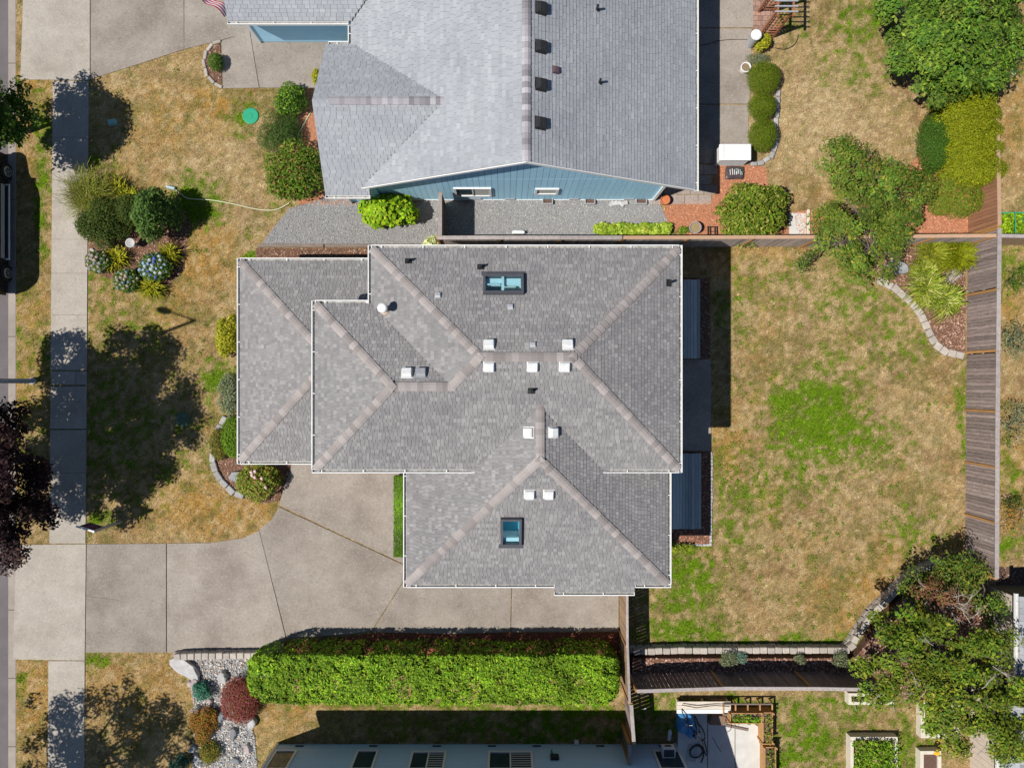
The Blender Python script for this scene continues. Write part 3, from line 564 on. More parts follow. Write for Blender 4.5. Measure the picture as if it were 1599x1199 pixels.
def skylight(px, py, zf, w, l, mull):
    x, y, z = onroof(px, py, zf); u, v, n, q = roofq(zf, x, y); o_ = Vector((x, y, z))
    def bx(name, mat, cu, cv, z0, z1, su, sv, par):
        b = MB(); b.box(0, 0, (z1-z0)/2, su, sv, z1-z0); me = mesh(name, b.v, b.f, mat); return link(name, me, par, o_+u*cu+v*cv+n*z0, q)
    t = 0.085; W2 = w-2*t; L2 = l-2*t
    sk = bx('skylight', m_room, 0, 0, -0.72, -0.70, w, l, house)
    for cu, cv, su, sv in ((-(w-t)/2, 0, t, l), ((w-t)/2, 0, t, l), (0, (l-t)/2, w-2*t, t), (0, -(l-t)/2, w-2*t, t)):
        bx('frame', m_bronze, cu, cv, -0.03, 0.17, su, sv, sk); bx('shaft_wall', m_shaft, cu, cv, -0.70, -0.031, su, sv, sk)
    bx('flashing', m_bronze, 0, -l/2-0.09, 0.0, 0.03, w+0.14, 0.17, sk); bx('pane', m_skyg, 0, 0, 0.10, 0.125, W2-.004, L2-.004, sk)
    if mull: bx('bright_wall_panel', m_shaft, 0, -L2*0.27, -0.10, -0.02, W2-.02, L2*0.44, sk)  # added white panel standing in for the sunlit shaft wall
    else: bx('bright_wall_panel', m_shaft, 0, -L2*0.41, -0.10, -0.02, W2-.02, L2*0.16, sk)  # same added stand-in, only a thin strip of bright shaft wall
    if mull: bx('mullion', m_white, 0.02, -0.01, 0.05, 0.095, 0.09, L2-.01, sk); bx('mullion', m_white, W2/4+.05, 0.0, 0.05, 0.09, W2/2-.12, 0.05, sk)
skylight(786, 446, zN, 1.42, 0.78, True)
skylight(798, 828, zGS, 0.76, 1.16, False)
# ---------------------------------------------------------------- blue neighbour house
bl = E('blue_house', 0, 11, 0, 'pale blue gabled house with light grey shingles and vertical groove siding', 'house')
zBE = lambda x, y: 6.0-0.5*(x-0.74)
zBW = lambda x, y: 6.0-0.5*(0.74-x)
zCS = lambda x, y: 2.6+0.63*(y-7.58)
zCN = lambda x, y: 2.6+0.63*(13.62-y)
zGA = lambda x, y: 2.6+0.5*(y-14.57)
BLUE = [([(0.74, 7.83), (7.64, 7.83), (7.64, 19), (0.74, 19)], zBE), ([(0.74, 7.83), (0.74, 19), (-1.77, 19), (-6.2, 14.57), (-6.2, 13.62), (-6.06, 13.62), (-2.26, 10.6), (-5.75, 7.83)], zBW),
  ([(-7.22, 7.58), (-5.42, 7.58), (-5.42, 7.86), (-5.72, 7.86), (-2.26, 10.6), (-7.22, 10.6)], zCS), ([(-7.22, 13.62), (-7.22, 10.6), (-2.26, 10.6), (-6.06, 13.62)], zCN), ([(-11.15, 14.57), (-6.2, 14.57), (-1.77, 19), (-11.15, 19)], zGA)]
dk = MB(); decks(BLUE, dk); dk.build('roof', m_deckp, bl)
PALB = [(0.335, 0.35, 0.375), (0.325, 0.338, 0.362), (0.345, 0.36, 0.385), (0.335, 0.348, 0.372), (0.34, 0.353, 0.378), (0.365, 0.38, 0.402)]
V, cc = shingles(BLUE, 0.145, 0.22, 0.30, PALB, 0.028, 0.022)
o = link('shingles', npmesh('shingles', V, 4, m_shing, cc), None); o['kind'] = 'stuff'; o.parent = bl; o.location = (0, -11, 0)
caps(bl, (0.74, 7.83, 6.0), (0.74, 18.8, 6.0), m_capb, 'b', 0.2, 0.42); caps(bl, (-6.6, 10.6, 4.5), (-2.3, 10.6, 4.5), m_capb, 'b', 0.2, 0.42)
for a, b, z, n in [((7.64, 7.75), (7.64, 19), 2.55, (1, 0)), ((-7.22, 7.58), (-5.42, 7.58), 2.6, (0, -1)), ((-11.15, 14.57), (-6.3, 14.57), 2.6, (0, -1)), ((-6.2, 14.45), (-6.2, 13.7), 2.53, (-1, 0)), ((-7.1, 13.62), (-6.3, 13.62), 2.6, (0, 1))]: gutter(bl, a, b, z, n)
def bargeboard(a, b, wd=0.16):
    a, b = Vector(a), Vector(b); mb = MB(); V = []
    for dy in (-0.03, 0.0):
        for p_2, zz in ((a, -wd), (b, -wd), (b, 0.012), (a, 0.012)): V.append((p_2.x, p_2.y+dy, p_2.z+zz))
    mb.add(V, [(0, 1, 2, 3), (7, 6, 5, 4), (0, 4, 5, 1), (1, 5, 6, 2), (2, 6, 7, 3), (3, 7, 4, 0)]); mb.build('bargeboard', m_white, bl)
bargeboard((0.74, 7.825, 6.0), (7.64, 7.825, 2.55)); bargeboard((-5.75, 7.825, 2.755), (0.73, 7.825, 5.995))
# walls: backing bodies + separate vertical siding boards on the gable wall
def ztop(x): return (6.0-0.5*abs(x-0.74))-0.17
wb = MB(); wb.prism([(-5.3, 8.12), (6.48, 8.12), (6.48, 18.9), (-5.3, 18.9)], -0.1, 2.4)
V = [(-5.3, 8.12, 2.4), (6.48, 8.12, 2.4), (0.74, 8.12, 5.8), (-5.3, 18.9, 2.4), (6.48, 18.9, 2.4), (0.74, 18.9, 5.8)]
wb.add(V, [(0, 1, 2), (5, 4, 3), (0, 2, 5, 3), (1, 4, 5, 2)]); wb.build('wall_core', m_blued, bl)
wb = MB(); wb.prism([(-6.8, 8.0), (-5.32, 8.0), (-5.32, 13.2), (-6.8, 13.2)], -0.1, 2.5); wb.prism([(-10.78, 15.03), (-5.32, 15.03), (-5.32, 18.9), (-10.78, 18.9)], -0.1, 2.5); wb.prism([(-5.9, 13.2), (-5.32, 13.2), (-5.32, 15.03), (-5.9, 15.03)], -0.1, 2.45); wb.build('wall', m_blue, bl)
for pl in ([(-5.9, 8.05), (6.5, 8.05), (6.5, 19), (-5.9, 19)], [(-7, 8), (-5, 8), (-5, 14), (-7, 14)], [(-10.9, 15.0), (-5, 15), (-5, 19), (-10.9, 19)]): NOGRASS.append(pl)
x = -5.3
while x < 6.4:
    x1 = min(x+0.25, 6.48); a, b_ = x+0.006, x1-0.006
    for z0, zz in ((0.12, (min(3.07, ztop(a)), min(3.07, ztop(b_)))), (3.085, (ztop(a), ztop(b_)))):
        if min(zz) <= z0+0.05: continue
        mb = MB(); mb.prism([(a, 8.085), (b_, 8.085), (b_, 8.118), (a, 8.118)], z0, [zz[0], zz[1], zz[1], zz[0]]); mb.build('siding_board', m_blue, bl)
    x = x1
for yy in range(16):   # lap boards on the garage side wall seen beside the walk
    mb = MB(); mb.box(-8.05, 15.012, 0.15+yy*0.15, 5.4, 0.03, 0.145); mb.build('siding_board', m_blue, bl)
mb = MB(); mb.box(-10.76, 14.99, 1.25, 0.12, 0.08, 2.5); mb.build('corner_trim', m_white, bl)
mb = MB(); mb.box(6.48, 8.07, 1.25, 0.12, 0.10, 2.3); mb.build('corner_trim', m_white, bl)
mb = MB(); mb.box(-6.75, 7.96, 1.2, 0.1, 0.1, 2.4); mb.build('corner_trim', m_white, bl)
mb = MB(); mb.box(0.6, 8.10, 0.05, 11.7, 0.07, 0.14); mb.build('base_trim', m_white, bl)
def window(par, cx, y, z0, z1, w, mull=True, blind=True, t=0.09, dep=0.06, ax='x', sgn=-1, side='both'):
    wn = MB()
    for bx_ in ((cx, (z1-t/2), w, t), (cx, z0+t/2, w, t)): wn.box(bx_[0], y+sgn*dep/2, bx_[1], bx_[2], dep, bx_[3])
    for xx in (cx-w/2+t/2, cx+w/2-t/2): wn.box(xx, y+sgn*dep/2, (z0+z1)/2, t, dep, z1-z0-2*t-.002)
    if mull: wn.box(cx, y+sgn*dep*0.4, (z0+z1)/2, t*0.6, dep*0.8, z1-z0-2*t-.002)
    o = wn.build('window', m_white, par)
    xs = [(cx-w/2+t, cx-t*0.3), (cx+t*0.3, cx+w/2-t)] if mull else [(cx-w/2+t, cx+w/2-t)]
    for i, (xa, xb) in enumerate(xs):
        g_ = MB(); g_.box((xa+xb)/2, y+sgn*0.014, (z0+z1)/2, xb-xa-.002, 0.012, z1-z0-2*t-.004); g_.build('pane', m_glass, o)
        if blind and i == len(xs)-1:
            zz = z0+t+0.1
            while zz < z1-t-0.05:
                b = MB(); b.box((xa+xb)/2, y+sgn*0.026, zz, xb-xa-.006, 0.006, 0.055); b.build('blind_slat', m_blind, o); zz += 0.17
    return o
def wallx(px, h, yw): return (px-NX)*(H-h)/F
window(bl, wallx(738, 1.6, 8.08), 8.082, 0.75, 1.95, 1.55)
window(bl, wallx(854, 1.6, 8.08), 8.082, 1.05, 1.85, 0.98, mull=False)
mb = MB(); mb.box(-1.3, 8.06, 0.28, 0.5, 0.02, 0.18); mb.build('foundation_vent', m_grey, bl)
for xx in (0.2, 3.0, 5.4): mb = MB(); mb.box(xx, 8.06, 0.26, 0.42, 0.02, 0.16); mb.build('foundation_vent', m_grey, bl)
mb = MB(); mb.box(6.0, 15.1, 1.0, 0.9, 0.05, 2.0); 
mb = MB(); mb.box(6.50, 9.0, 1.05, 0.05, 0.9, 2.1); mb.build('side_door', m_cream, bl)
bvm = ventmesh(m_black, 0.40, 'roof_vent'); pvm = ventmesh(M('purple_brown_vent', (0.10, 0.06, 0.075), None, 3), 0.24, 'roof_vent')
for px, py, mm in [(844, 14, bvm), (844, 74, bvm), (844, 133, bvm), (843, 193, bvm), (867, 110, pvm)]:
    x, y, z = onroof(px, py, zBE); u, v, n, q = roofq(zBE, x, y); link('roof_vent', mm, bl, (x, y, z+0.012), q)
for px, py in [(932, 16), (936, 130)]:
    x, y, z = onroof(px, py, zBE); u, v, n, q = roofq(zBE, x, y); o = link('vent_pipe', pme, bl, (x, y, z-0.02)); link('flashing', mesh('flashing', fb.v, fb.f, m_grey), o, (x, y, z+0.012), q)
mb = MB(); mb.tube([(-10.9, 15.6, 2.2), (-11.4, 15.75, 2.55)], 0.012); 
# ---------------------------------------------------------------- grey house at the bottom
gh = E('grey_house', -1.3, -20, 0, 'grey-blue lap-sided house in shade along the bottom edge', 'house')
zH = lambda x, y: 3.45+0.42*(-15.28-y)
GREYR = [([(-10.5, -15.28), (7.25, -15.28), (7.25, -20.5), (-10.5, -20.5)], zH), ([(-10.5, -25.72), (7.25, -25.72), (7.25, -20.5), (-10.5, -20.5)], lambda x, y: 3.45+0.42*(y+25.72))]
dk = MB(); decks(GREYR, dk); dk.build('roof', m_deckp, gh)
V, cc = shingles(GREYR[:1], 0.2, 0.25, 0.4, PALM, 0.05); o = link('shingles', npmesh('shingles', V, 4, m_shing, cc), None); o['kind'] = 'stuff'; o.parent = gh; o.location = (1.3, 20, 0)
wb = MB(); wb.prism([(-10.04, -25.2), (7.48, -25.2), (7.48, -15.79), (-10.04, -15.79)], -0.1, 3.4); wb.build('wall', m_greyw, gh); NOGRASS.append([(-10.1, -25), (7.55, -25), (7.55, -15.8), (-10.1, -15.8)])
for i in range(21):
    V = []; z0 = 0.16+i*0.15
    mb = MB(); mb.add([(-9.95, -15.788, z0), (7.39, -15.788, z0), (7.39, -15.788, z0+0.15), (-9.95, -15.788, z0+0.15), (-9.95, -15.762, z0), (7.39, -15.762, z0), (7.39, -15.776, z0+0.15), (-9.95, -15.776, z0+0.15)], [(4, 7, 6, 5), (0, 4, 5, 1), (3, 2, 6, 7), (0, 3, 7, 4), (1, 5, 6, 2)]); mb.build('siding_board', m_greyw, gh)
for xx in (-9.99, 7.43): mb = MB(); mb.box(xx, -15.77, 1.7, 0.1, 0.1, 3.35); mb.build('corner_trim', m_white, gh)
gutter(gh, (-10.5, -15.28), (7.25, -15.28), 3.44, (0, 1))
def wx(px, h): return (px-NX)*(H-h)/F
for px, w, mu in [(437, 0.95, False), (568, 0.95, False), (667, 1.5, True), (797, 1.9, True), (1047, 1.15, False)]:
    window(gh, wx(px, 1.5), -15.762, 0.72 if mu else 0.62, 2.1, w, mu, mu, sgn=1)
for px in (468, 583, 682, 768, 838, 937, 1035): mb = MB(); mb.box(wx(px, 0.2), -15.745, 0.24, 0.36, 0.03, 0.09); mb.build('foundation_vent', m_bronze, gh)
ac = MB(); ac.box(wx(1043, 1.0), -15.55, 1.02, 0.55, 0.42, 0.38); aco = ac.build('window_air_conditioner', m_white, None, bevel=0.02); tag(aco, 'small white window air conditioner jutting from the grey house window', 'air conditioner')
b = MB(); b.box(wx(1043, 1.0), -15.55, 1.213, 0.44, 0.3, 0.006); b.build('top_grille', m_bronze, aco); b = MB(); b.box(wx(1043, 1.0), -15.335, 1.0, 0.26, 0.012, 0.14); b.build('front_grille', m_bronze, aco)
lx = wx(866, 1.2); fl = MB(); fl.box(lx, -15.70, 1.2, 0.36, 0.12, 0.36); flo = fl.build('lantern_box', m_black, None, bevel=0.03); tag(flo, 'square black lantern fixture on the grey house wall', 'wall lantern')
b = MB(); b.box(lx, -15.632, 1.2, 0.24, 0.02, 0.24); b.build('pane', m_glass, flo); b = MB(); b.box(lx-0.1, -15.66, 0.86, 0.08, 0.06, 0.24); b.build('green_tag', m_col if False else m_green, flo)
# ---------------------------------------------------------------- beige house at the right edge
bh = E('beige_house', 23.5, -12, 0, 'beige board-sided house with grey roof at the far right edge', 'house')
zR1 = lambda x, y: 2.3+0.4*(x-20.85)
zR2 = lambda x, y: 2.4+0.4*(x-20.03)
BE = [([(20.85, -8.6), (20.85, -12.2), (26, -12.2), (26, -8.6)], zR1), ([(20.03, -12.9), (20.03, -20), (26, -20), (26, -12.9)], zR2)]
dk = MB(); decks(BE, dk); dk.build('roof', m_deckp, bh)
V, cc = shingles(BE, 0.16, 0.2, 0.32, [(0.33, 0.34, 0.36), (0.29, 0.30, 0.32), (0.36, 0.37, 0.39)], 0.05); o = link('shingles', npmesh('shingles', V, 4, m_shing, cc), None); o['kind'] = 'stuff'; o.parent = bh; o.location = (-23.5, 12, 0)
wb = MB(); wb.prism([(21.2, -8.8), (26, -8.8), (26, -12.3), (21.2, -12.3)], -0.1, 2.25); wb.prism([(20.45, -13), (26, -13), (26, -20), (20.45, -20)], -0.1, 2.35); wb.build('wall', m_joint, bh); NOGRASS.append([(20.5, -20), (27, -20), (27, -8.8), (20.5, -8.8)])
for i in range(13): mb = MB(); mb.box(21.185, -8.95-i*0.27, 1.12, 0.03, 0.26, 2.25); mb.build('siding_board', m_beige, bh)
for i in range(26): mb = MB(); mb.box(20.435, -13.15-i*0.27, 1.15, 0.03, 0.26, 2.35); mb.build('siding_board', m_beige, bh)
gutter(bh, (20.85, -8.5), (20.85, -12.2), 2.29, (-1, 0)); gutter(bh, (20.03, -12.9), (20.03, -20), 2.39, (-1, 0))
# ---------------------------------------------------------------- fences, decks, edging
bmesh_cache = {}
def boxmesh(name, sx, sy, sz, mat, bev=0.0, key=None):
    k = (name, round(sx, 3), round(sy, 3), round(sz, 3), mat.name)
    if k in bmesh_cache: return bmesh_cache[k]
    b = MB(); b.box(0, 0, sz/2, sx, sy, sz); me = mesh(name, b.v, b.f, mat)
    if bev:
        bm = bmesh.new(); bm.from_mesh(me); bmesh.ops.bevel(bm, geom=list(bm.edges), offset=bev, segments=1, affect='EDGES'); bm.to_mesh(me); bm.free()
    bmesh_cache[k] = me; return me
def fence(name, label, pts, h, z0=0.0, mat=None, capm=None, postm=None, step=2.4, bw=0.14, gap=0.010, cat='fence', capw=0.15, board_side=1, lean=0.0, post_h=0.0):
    mat = mat or m_fence; capm = capm or m_fcap; postm = postm or m_post
    c = Vector(pts[0]).lerp(Vector(pts[-1]), 0.5); e = E(name, c.x, c.y, z0, label, cat)
    bm_ = boxmesh('board', bw, 0.022, h-0.02, mat, 0.003); pm_ = boxmesh('post', 0.10, 0.13, h+post_h, postm, 0.005)
    for i in range(len(pts)-1):
        a, b = Vector(pts[i]), Vector(pts[i+1]); d = b-a; L = d.length; d.normalize(); n = Vector((-d.y, d.x)); ang = math.atan2(d.y, d.x); k = 0.0
        m = max(1, round(L/step)); q = L/m
        for j in range(m+1):
            if j == m and i < len(pts)-2: continue
            p = a+d*(j*q); link('post', pm_, e, (p.x, p.y, z0), ang)
        cnt = int(L/(bw+gap))
        for j in range(cnt):
            s_ = (j+0.5)*L/cnt
            if min(abs(s_-jj*q) for jj in range(m+1)) < 0.06: continue
            p = a+d*s_+n*board_side*random.uniform(-0.004, 0.004); g_ = random.random()
            link('board', bm_, e, (p.x, p.y, z0+0.03+random.uniform(-.012, .012)), ang+random.uniform(-.012, .012))
        for j in range(m):
            for zz in (0.25, h*0.5, h-0.16):
                p = a+d*((j+0.5)*q)-n*board_side*0.035; link('rail', boxmesh('rail', q-0.11, 0.04, 0.09, mat), e, (p.x, p.y, z0+zz), ang)
            p = a+d*((j+0.5)*q); link('cap_board', boxmesh('cap_board', q-0.006, capw, 0.035, capm, 0.006), e, (p.x, p.y, z0+h+0.022+post_h), ang+random.uniform(-.004, .004))
    return e
fence('east_fence', 'weathered grey-purple board fence along the right side of the backyard', [W(1511, 372), W(1508, 640), W(1507, 884)], 1.9, capw=0.17, step=2.32, board_side=-1)
fence('upper_east_fence', 'reddish-brown board fence section above the corner where three fences meet', [W(1508, 200), W(1511, 368)], 1.9, mat=M('red_fence', (0.34, 0.17, 0.09), (0.26, 0.125, 0.07), 1, 6, rnd=0.15, stretch=(28, 28, 2.2)), capm=m_fcapo, board_side=-1)
fence('north_fence', 'long weathered board fence between main house and gravel side yard', [W(690, 386), W(960, 386)], 1.9, mat=m_fencen, capw=0.16, step=2.5, board_side=-1)
fence('north_fence', 'weathered board fence with orange posts along top of the dry backyard', [W(961.5, 386), W(1250, 385), W(1506, 383)], 1.9, mat=m_fencen, capm=m_fcapo, step=2.55, board_side=-1)
fence('neighbour_fence', 'short reddish fence run leading off the right edge at the corner', [W(1515, 382), W(1640, 384)], 1.75, mat=m_fencew, board_side=-1)
fence('side_gate_fence', 'short grey fence crossing the gravel from the blue wall', [W(694, 321), W(694, 383)], 1.9, mat=m_fencew, step=1.2, gap=0.004, bw=0.14, board_side=-1)
fence('side_fence', 'narrow yellow-brown board fence between driveway and backyard', [W(967, 880), W(968, 985), W(971, 1066)], 1.85, mat=m_fencew, step=2.4, gap=0.006, board_side=-1, capw=0.10)
fence('garden_gate', 'grey leaning gate panel at the hedge end of the side fence', [W(974, 1070), W(978, 1128)], 1.75, mat=m_fence, step=1.6, cat='gate', gap=0.012, board_side=-1)
fence('wall_side_fence', 'dark brown fence stub meeting the grey house wall', [W(972, 1130), W(972, 1158)], 1.7, mat=m_fenced, step=0.75, board_side=-1)
sfp = [W(983, 1052, 0.45), W(1110, 1048, 0.45), W(1240, 1048, 0.45), W(1352, 1050, 0.45)]
fence('south_fence', 'dark stained board fence behind the block retaining wall', sfp, 1.62, z0=0.45, mat=m_fenced, step=2.5, bw=0.16)
# raised planting bed behind the retaining wall
RB = [(984, 1021), (1325, 1021), (1340, 1005), (1368, 965), (1400, 930), (1440, 897), (1512, 880), (1530, 960), (1500, 1070), (1420, 1090), (1360, 1064), (1240, 1062), (1110, 1062), (984, 1066)]
o = bed('raised_planting_bed', RB, m_mulch, [(0.42, 0.22, 0.16), (0.30, 0.14, 0.10), (0.55, 0.36, 0.29)], 0.46, 150, 0.045)
WALLP = [(984, 1018), (1060, 1016), (1200, 1016), (1322, 1016), (1330, 1010), (1346, 984), (1364, 958), (1384, 940), (1402, 922), (1424, 900), (1445, 888), (1480, 878), (1510, 874)]
blocks('retaining_wall', 'tan block retaining wall curving along the bottom of the backyard', 'retaining wall', WALLP, 0.5, 0.25, 0.27, 0.325, m_block, 2)
blocks('bed_edging', 'curved pale block edging round the grassy bed by right fence', 'edging', [(1372, 436), (1398, 449), (1422, 470), (1440, 492), (1450, 516), (1462, 538), (1478, 550), (1506, 556)], 0.12, 0.13, 0.30, 0.36, m_block)
blocks('bed_edging', 'curved grey block edging round the flowering bed beside the driveway', 'edging', [(352, 650), (340, 672), (333, 690), (331, 716), (336, 736), (346, 752), (362, 768), (380, 776)], 0.12, 0.14, 0.26, 0.42, m_blockg)
blocks('half_round_edging', 'thin curved edging of the half-round bed by neighbour walk', 'edging', [(345, 63), (331, 68), (321, 81), (318, 98), (322, 116), (333, 129), (347, 136)], 0.1, 0.1, 0.14, 0.4, m_block)
blocks('rock_garden_wall', 'row of tan blocks between driveway and cobble rock garden', 'edging', [(266, 1027), (300, 1025), (360, 1024.5), (420, 1024)], 0.45, 0.22, 0.28, 0.315, m_block, 2)
blocks('patio_border', 'ring of small grey border stones round the three clipped bushes', 'edging', [(1172, 256), (1190, 254), (1205, 244), (1212, 225), (1212, 195), (1214, 165), (1216, 140)], 0.1, 0.12, 0.2, 0.3, m_blockg)
blocks('bark_edging', 'line of small white edging stones along the rear bark bed', 'edging', [(1046, 851), (1110, 851), (1111, 780), (1111, 705)], 0.05, 0.07, 0.10, 0.16, m_rockw, bev=0.015)
b = MB(); b.box(*W(455, 384.5), 0.06, 2.9, 0.14, 0.16); t = b.build('landscape_timber', m_timber, None, bevel=0.015); tag(t, 'long brown timber dividing gravel from bark strip, left length', 'timber')
b = MB(); b.box(*W(590, 384.5), 0.06, 4.6, 0.14, 0.16); t = b.build('landscape_timber', m_timber, None, bevel=0.015); tag(t, 'long brown timber dividing gravel from bark strip, right length', 'timber')
b = MB(); b.box(*W(1261, 354), 0.05, 0.12, 1.45, 0.14); t = b.build('landscape_timber', m_cream, None, bevel=0.012); tag(t, 'short pale timber on dry ground beside the leafy fence tree', 'timber')
sheet('concrete_pad', [(1232, 333), (1258, 333), (1258, 374), (1232, 374)], m_patio, -0.02, 0.026)
def deck(label, x0, y0, x1, y1, z, pw=0.14):
    e = E('wooden_deck', (x0+x1)/2, (y0+y1)/2, 0, label, 'deck'); n = round((x1-x0)/pw); w = (x1-x0)/n; NOGRASS.append([(x0, y0), (x1, y0), (x1, y1), (x0, y1)])
    me = boxmesh('plank', w-0.009, y1-y0, 0.035, m_deck, 0.004)
    for i in range(n): link('plank', me, e, (x0+(i+0.5)*w, (y0+y1)/2+random.uniform(-.01, .01), z-0.035))
    for yy in (y0+0.1, (y0+y1)/2, y1-0.1): link('joist', boxmesh('joist', x1-x0-0.06, 0.05, z-0.04, m_timber), e, ((x0+x1)/2, yy, 0))
    return e
x0, y1 = W(1040, 438); x1, y0 = W(1091, 560); deck('weathered plank deck at upper right of the house in shade', x0, y0, x1, y1, 0.25)
x0, y1 = W(1000, 707); x1, y0 = W(1092.5, 824); deck('weathered plank deck at lower right of the house in shade', x0, y0, x1, y1, 0.25)
# ---------------------------------------------------------------- vegetation
def unit(A): return A/np.maximum(np.linalg.norm(A, axis=1, keepdims=True), 1e-6)
def leafquads(P, Nn, size, aspect, sj=0.35):
    n = len(P); r = rng.normal(size=(n, 3)); t = unit(np.cross(Nn, r)); b = np.cross(Nn, t); s_ = size*np.clip(rng.normal(1, sj, (n, 1)), 0.4, 2)
    a = t*s_*0.5; w = b*s_*0.5*aspect
    return np.stack([P-a, P+w+a*0.1, P+a, P-w+a*0.1], 1).reshape(-1, 3)
def palette(pal, n, j=0.16):
    w = np.array([p[0] for p in pal], float); c = np.array([p[1] for p in pal]); k = rng.choice(len(pal), n, p=w/w.sum())
    return np.clip(np.array((0.98, 1.0, 0.8))*c[k]*np.exp(rng.normal(0, j, (n, 1)))*np.exp(rng.normal(0, 0.05, (n, 3))), 0.002, 0.95)
def dirs(n): return unit(rng.normal(size=(n, 3)))
G_MID = [(5, (0.085, 0.15, 0.022)), (3, (0.055, 0.11, 0.018)), (2, (0.14, 0.20, 0.025)), (1, (0.035, 0.075, 0.015))]
G_BRIGHT = [(5, (0.15, 0.27, 0.015)), (3, (0.10, 0.21, 0.012)), (2, (0.24, 0.34, 0.03)), (1, (0.06, 0.13, 0.01))]
G_LIME = [(5, (0.24, 0.38, 0.012)), (3, (0.15, 0.28, 0.01)), (2, (0.36, 0.46, 0.03))]
G_DARK = [(4, (0.035, 0.07, 0.012)), (3, (0.055, 0.085, 0.015)), (2, (0.085, 0.10, 0.018)), (1, (0.12, 0.12, 0.02))]
G_OLIVE = [(4, (0.19, 0.21, 0.006)), (3, (0.155, 0.18, 0.006)), (2, (0.235, 0.25, 0.012))]
G_BOX = [(4, (0.11, 0.155, 0.008)), (3, (0.085, 0.125, 0.007)), (2, (0.15, 0.19, 0.012))]
G_YEL = [(4, (0.34, 0.32, 0.02)), (3, (0.25, 0.27, 0.02)), (2, (0.45, 0.40, 0.04))]
G_RHODO = [(4, (0.12, 0.18, 0.015)), (3, (0.20, 0.24, 0.03)), (2, (0.07, 0.12, 0.012)), (1, (0.34, 0.30, 0.09))]
G_GREY = [(4, (0.16, 0.19, 0.12)), (3, (0.24, 0.26, 0.18)), (2, (0.10, 0.13, 0.07))]
G_PLUM = [(5, (0.028, 0.012, 0.018)), (3, (0.045, 0.018, 0.022)), (1, (0.10, 0.05, 0.05)), (0.5, (0.13, 0.085, 0.06))]
G_TEAL = [(4, (0.04, 0.19, 0.14)), (3, (0.03, 0.13, 0.10)), (2, (0.09, 0.26, 0.20))]
G_RED = [(4, (0.27, 0.05, 0.06)), (3, (0.20, 0.06, 0.035)), (2, (0.20, 0.10, 0.04)), (1.5, (0.32, 0.08, 0.12))]
G_ORNG = [(4, (0.20, 0.13, 0.02)), (3, (0.36, 0.12, 0.03)), (2, (0.13, 0.14, 0.02)), (1, (0.45, 0.14, 0.04))]
G_ROSE = [(4, (0.21, 0.27, 0.03)), (3, (0.12, 0.17, 0.025)), (2, (0.26, 0.12, 0.05)), (2, (0.26, 0.28, 0.05))]
G_MIXT = [(5, (0.10, 0.16, 0.022)), (3, (0.15, 0.18, 0.025)), (2, (0.06, 0.11, 0.018)), (1, (0.22, 0.17, 0.04))]
G_BRED = [(4, (0.17, 0.065, 0.045)), (3, (0.22, 0.10, 0.07)), (2, (0.12, 0.11, 0.03))]
G_AUT = [(4, (0.36, 0.20, 0.03)), (3, (0.22, 0.17, 0.03)), (2, (0.44, 0.15, 0.03))]
def volume_pts(c, r, n, surf=0.42, top=True, lump=0.0, seed=0):
    d = dirs(n); d[:, 2] = np.where((d[:, 2] < -0.35), -d[:, 2], d[:, 2]) if top else d[:, 2]
    rad = 1-np.abs(rng.normal(0, surf, n))*0.5; rad = np.clip(rad, 0.1, 1.02)
    if lump:
        k = dirs(26) if not seed else unit(np.random.default_rng(seed).normal(size=(26, 3))); dd = (d @ k.T).max(1); rad *= 1-lump+lump*np.clip((dd-0.55)/0.4, 0, 1)*1.6
    return np.array(c)+d*rad[:, None]*np.array(r), d
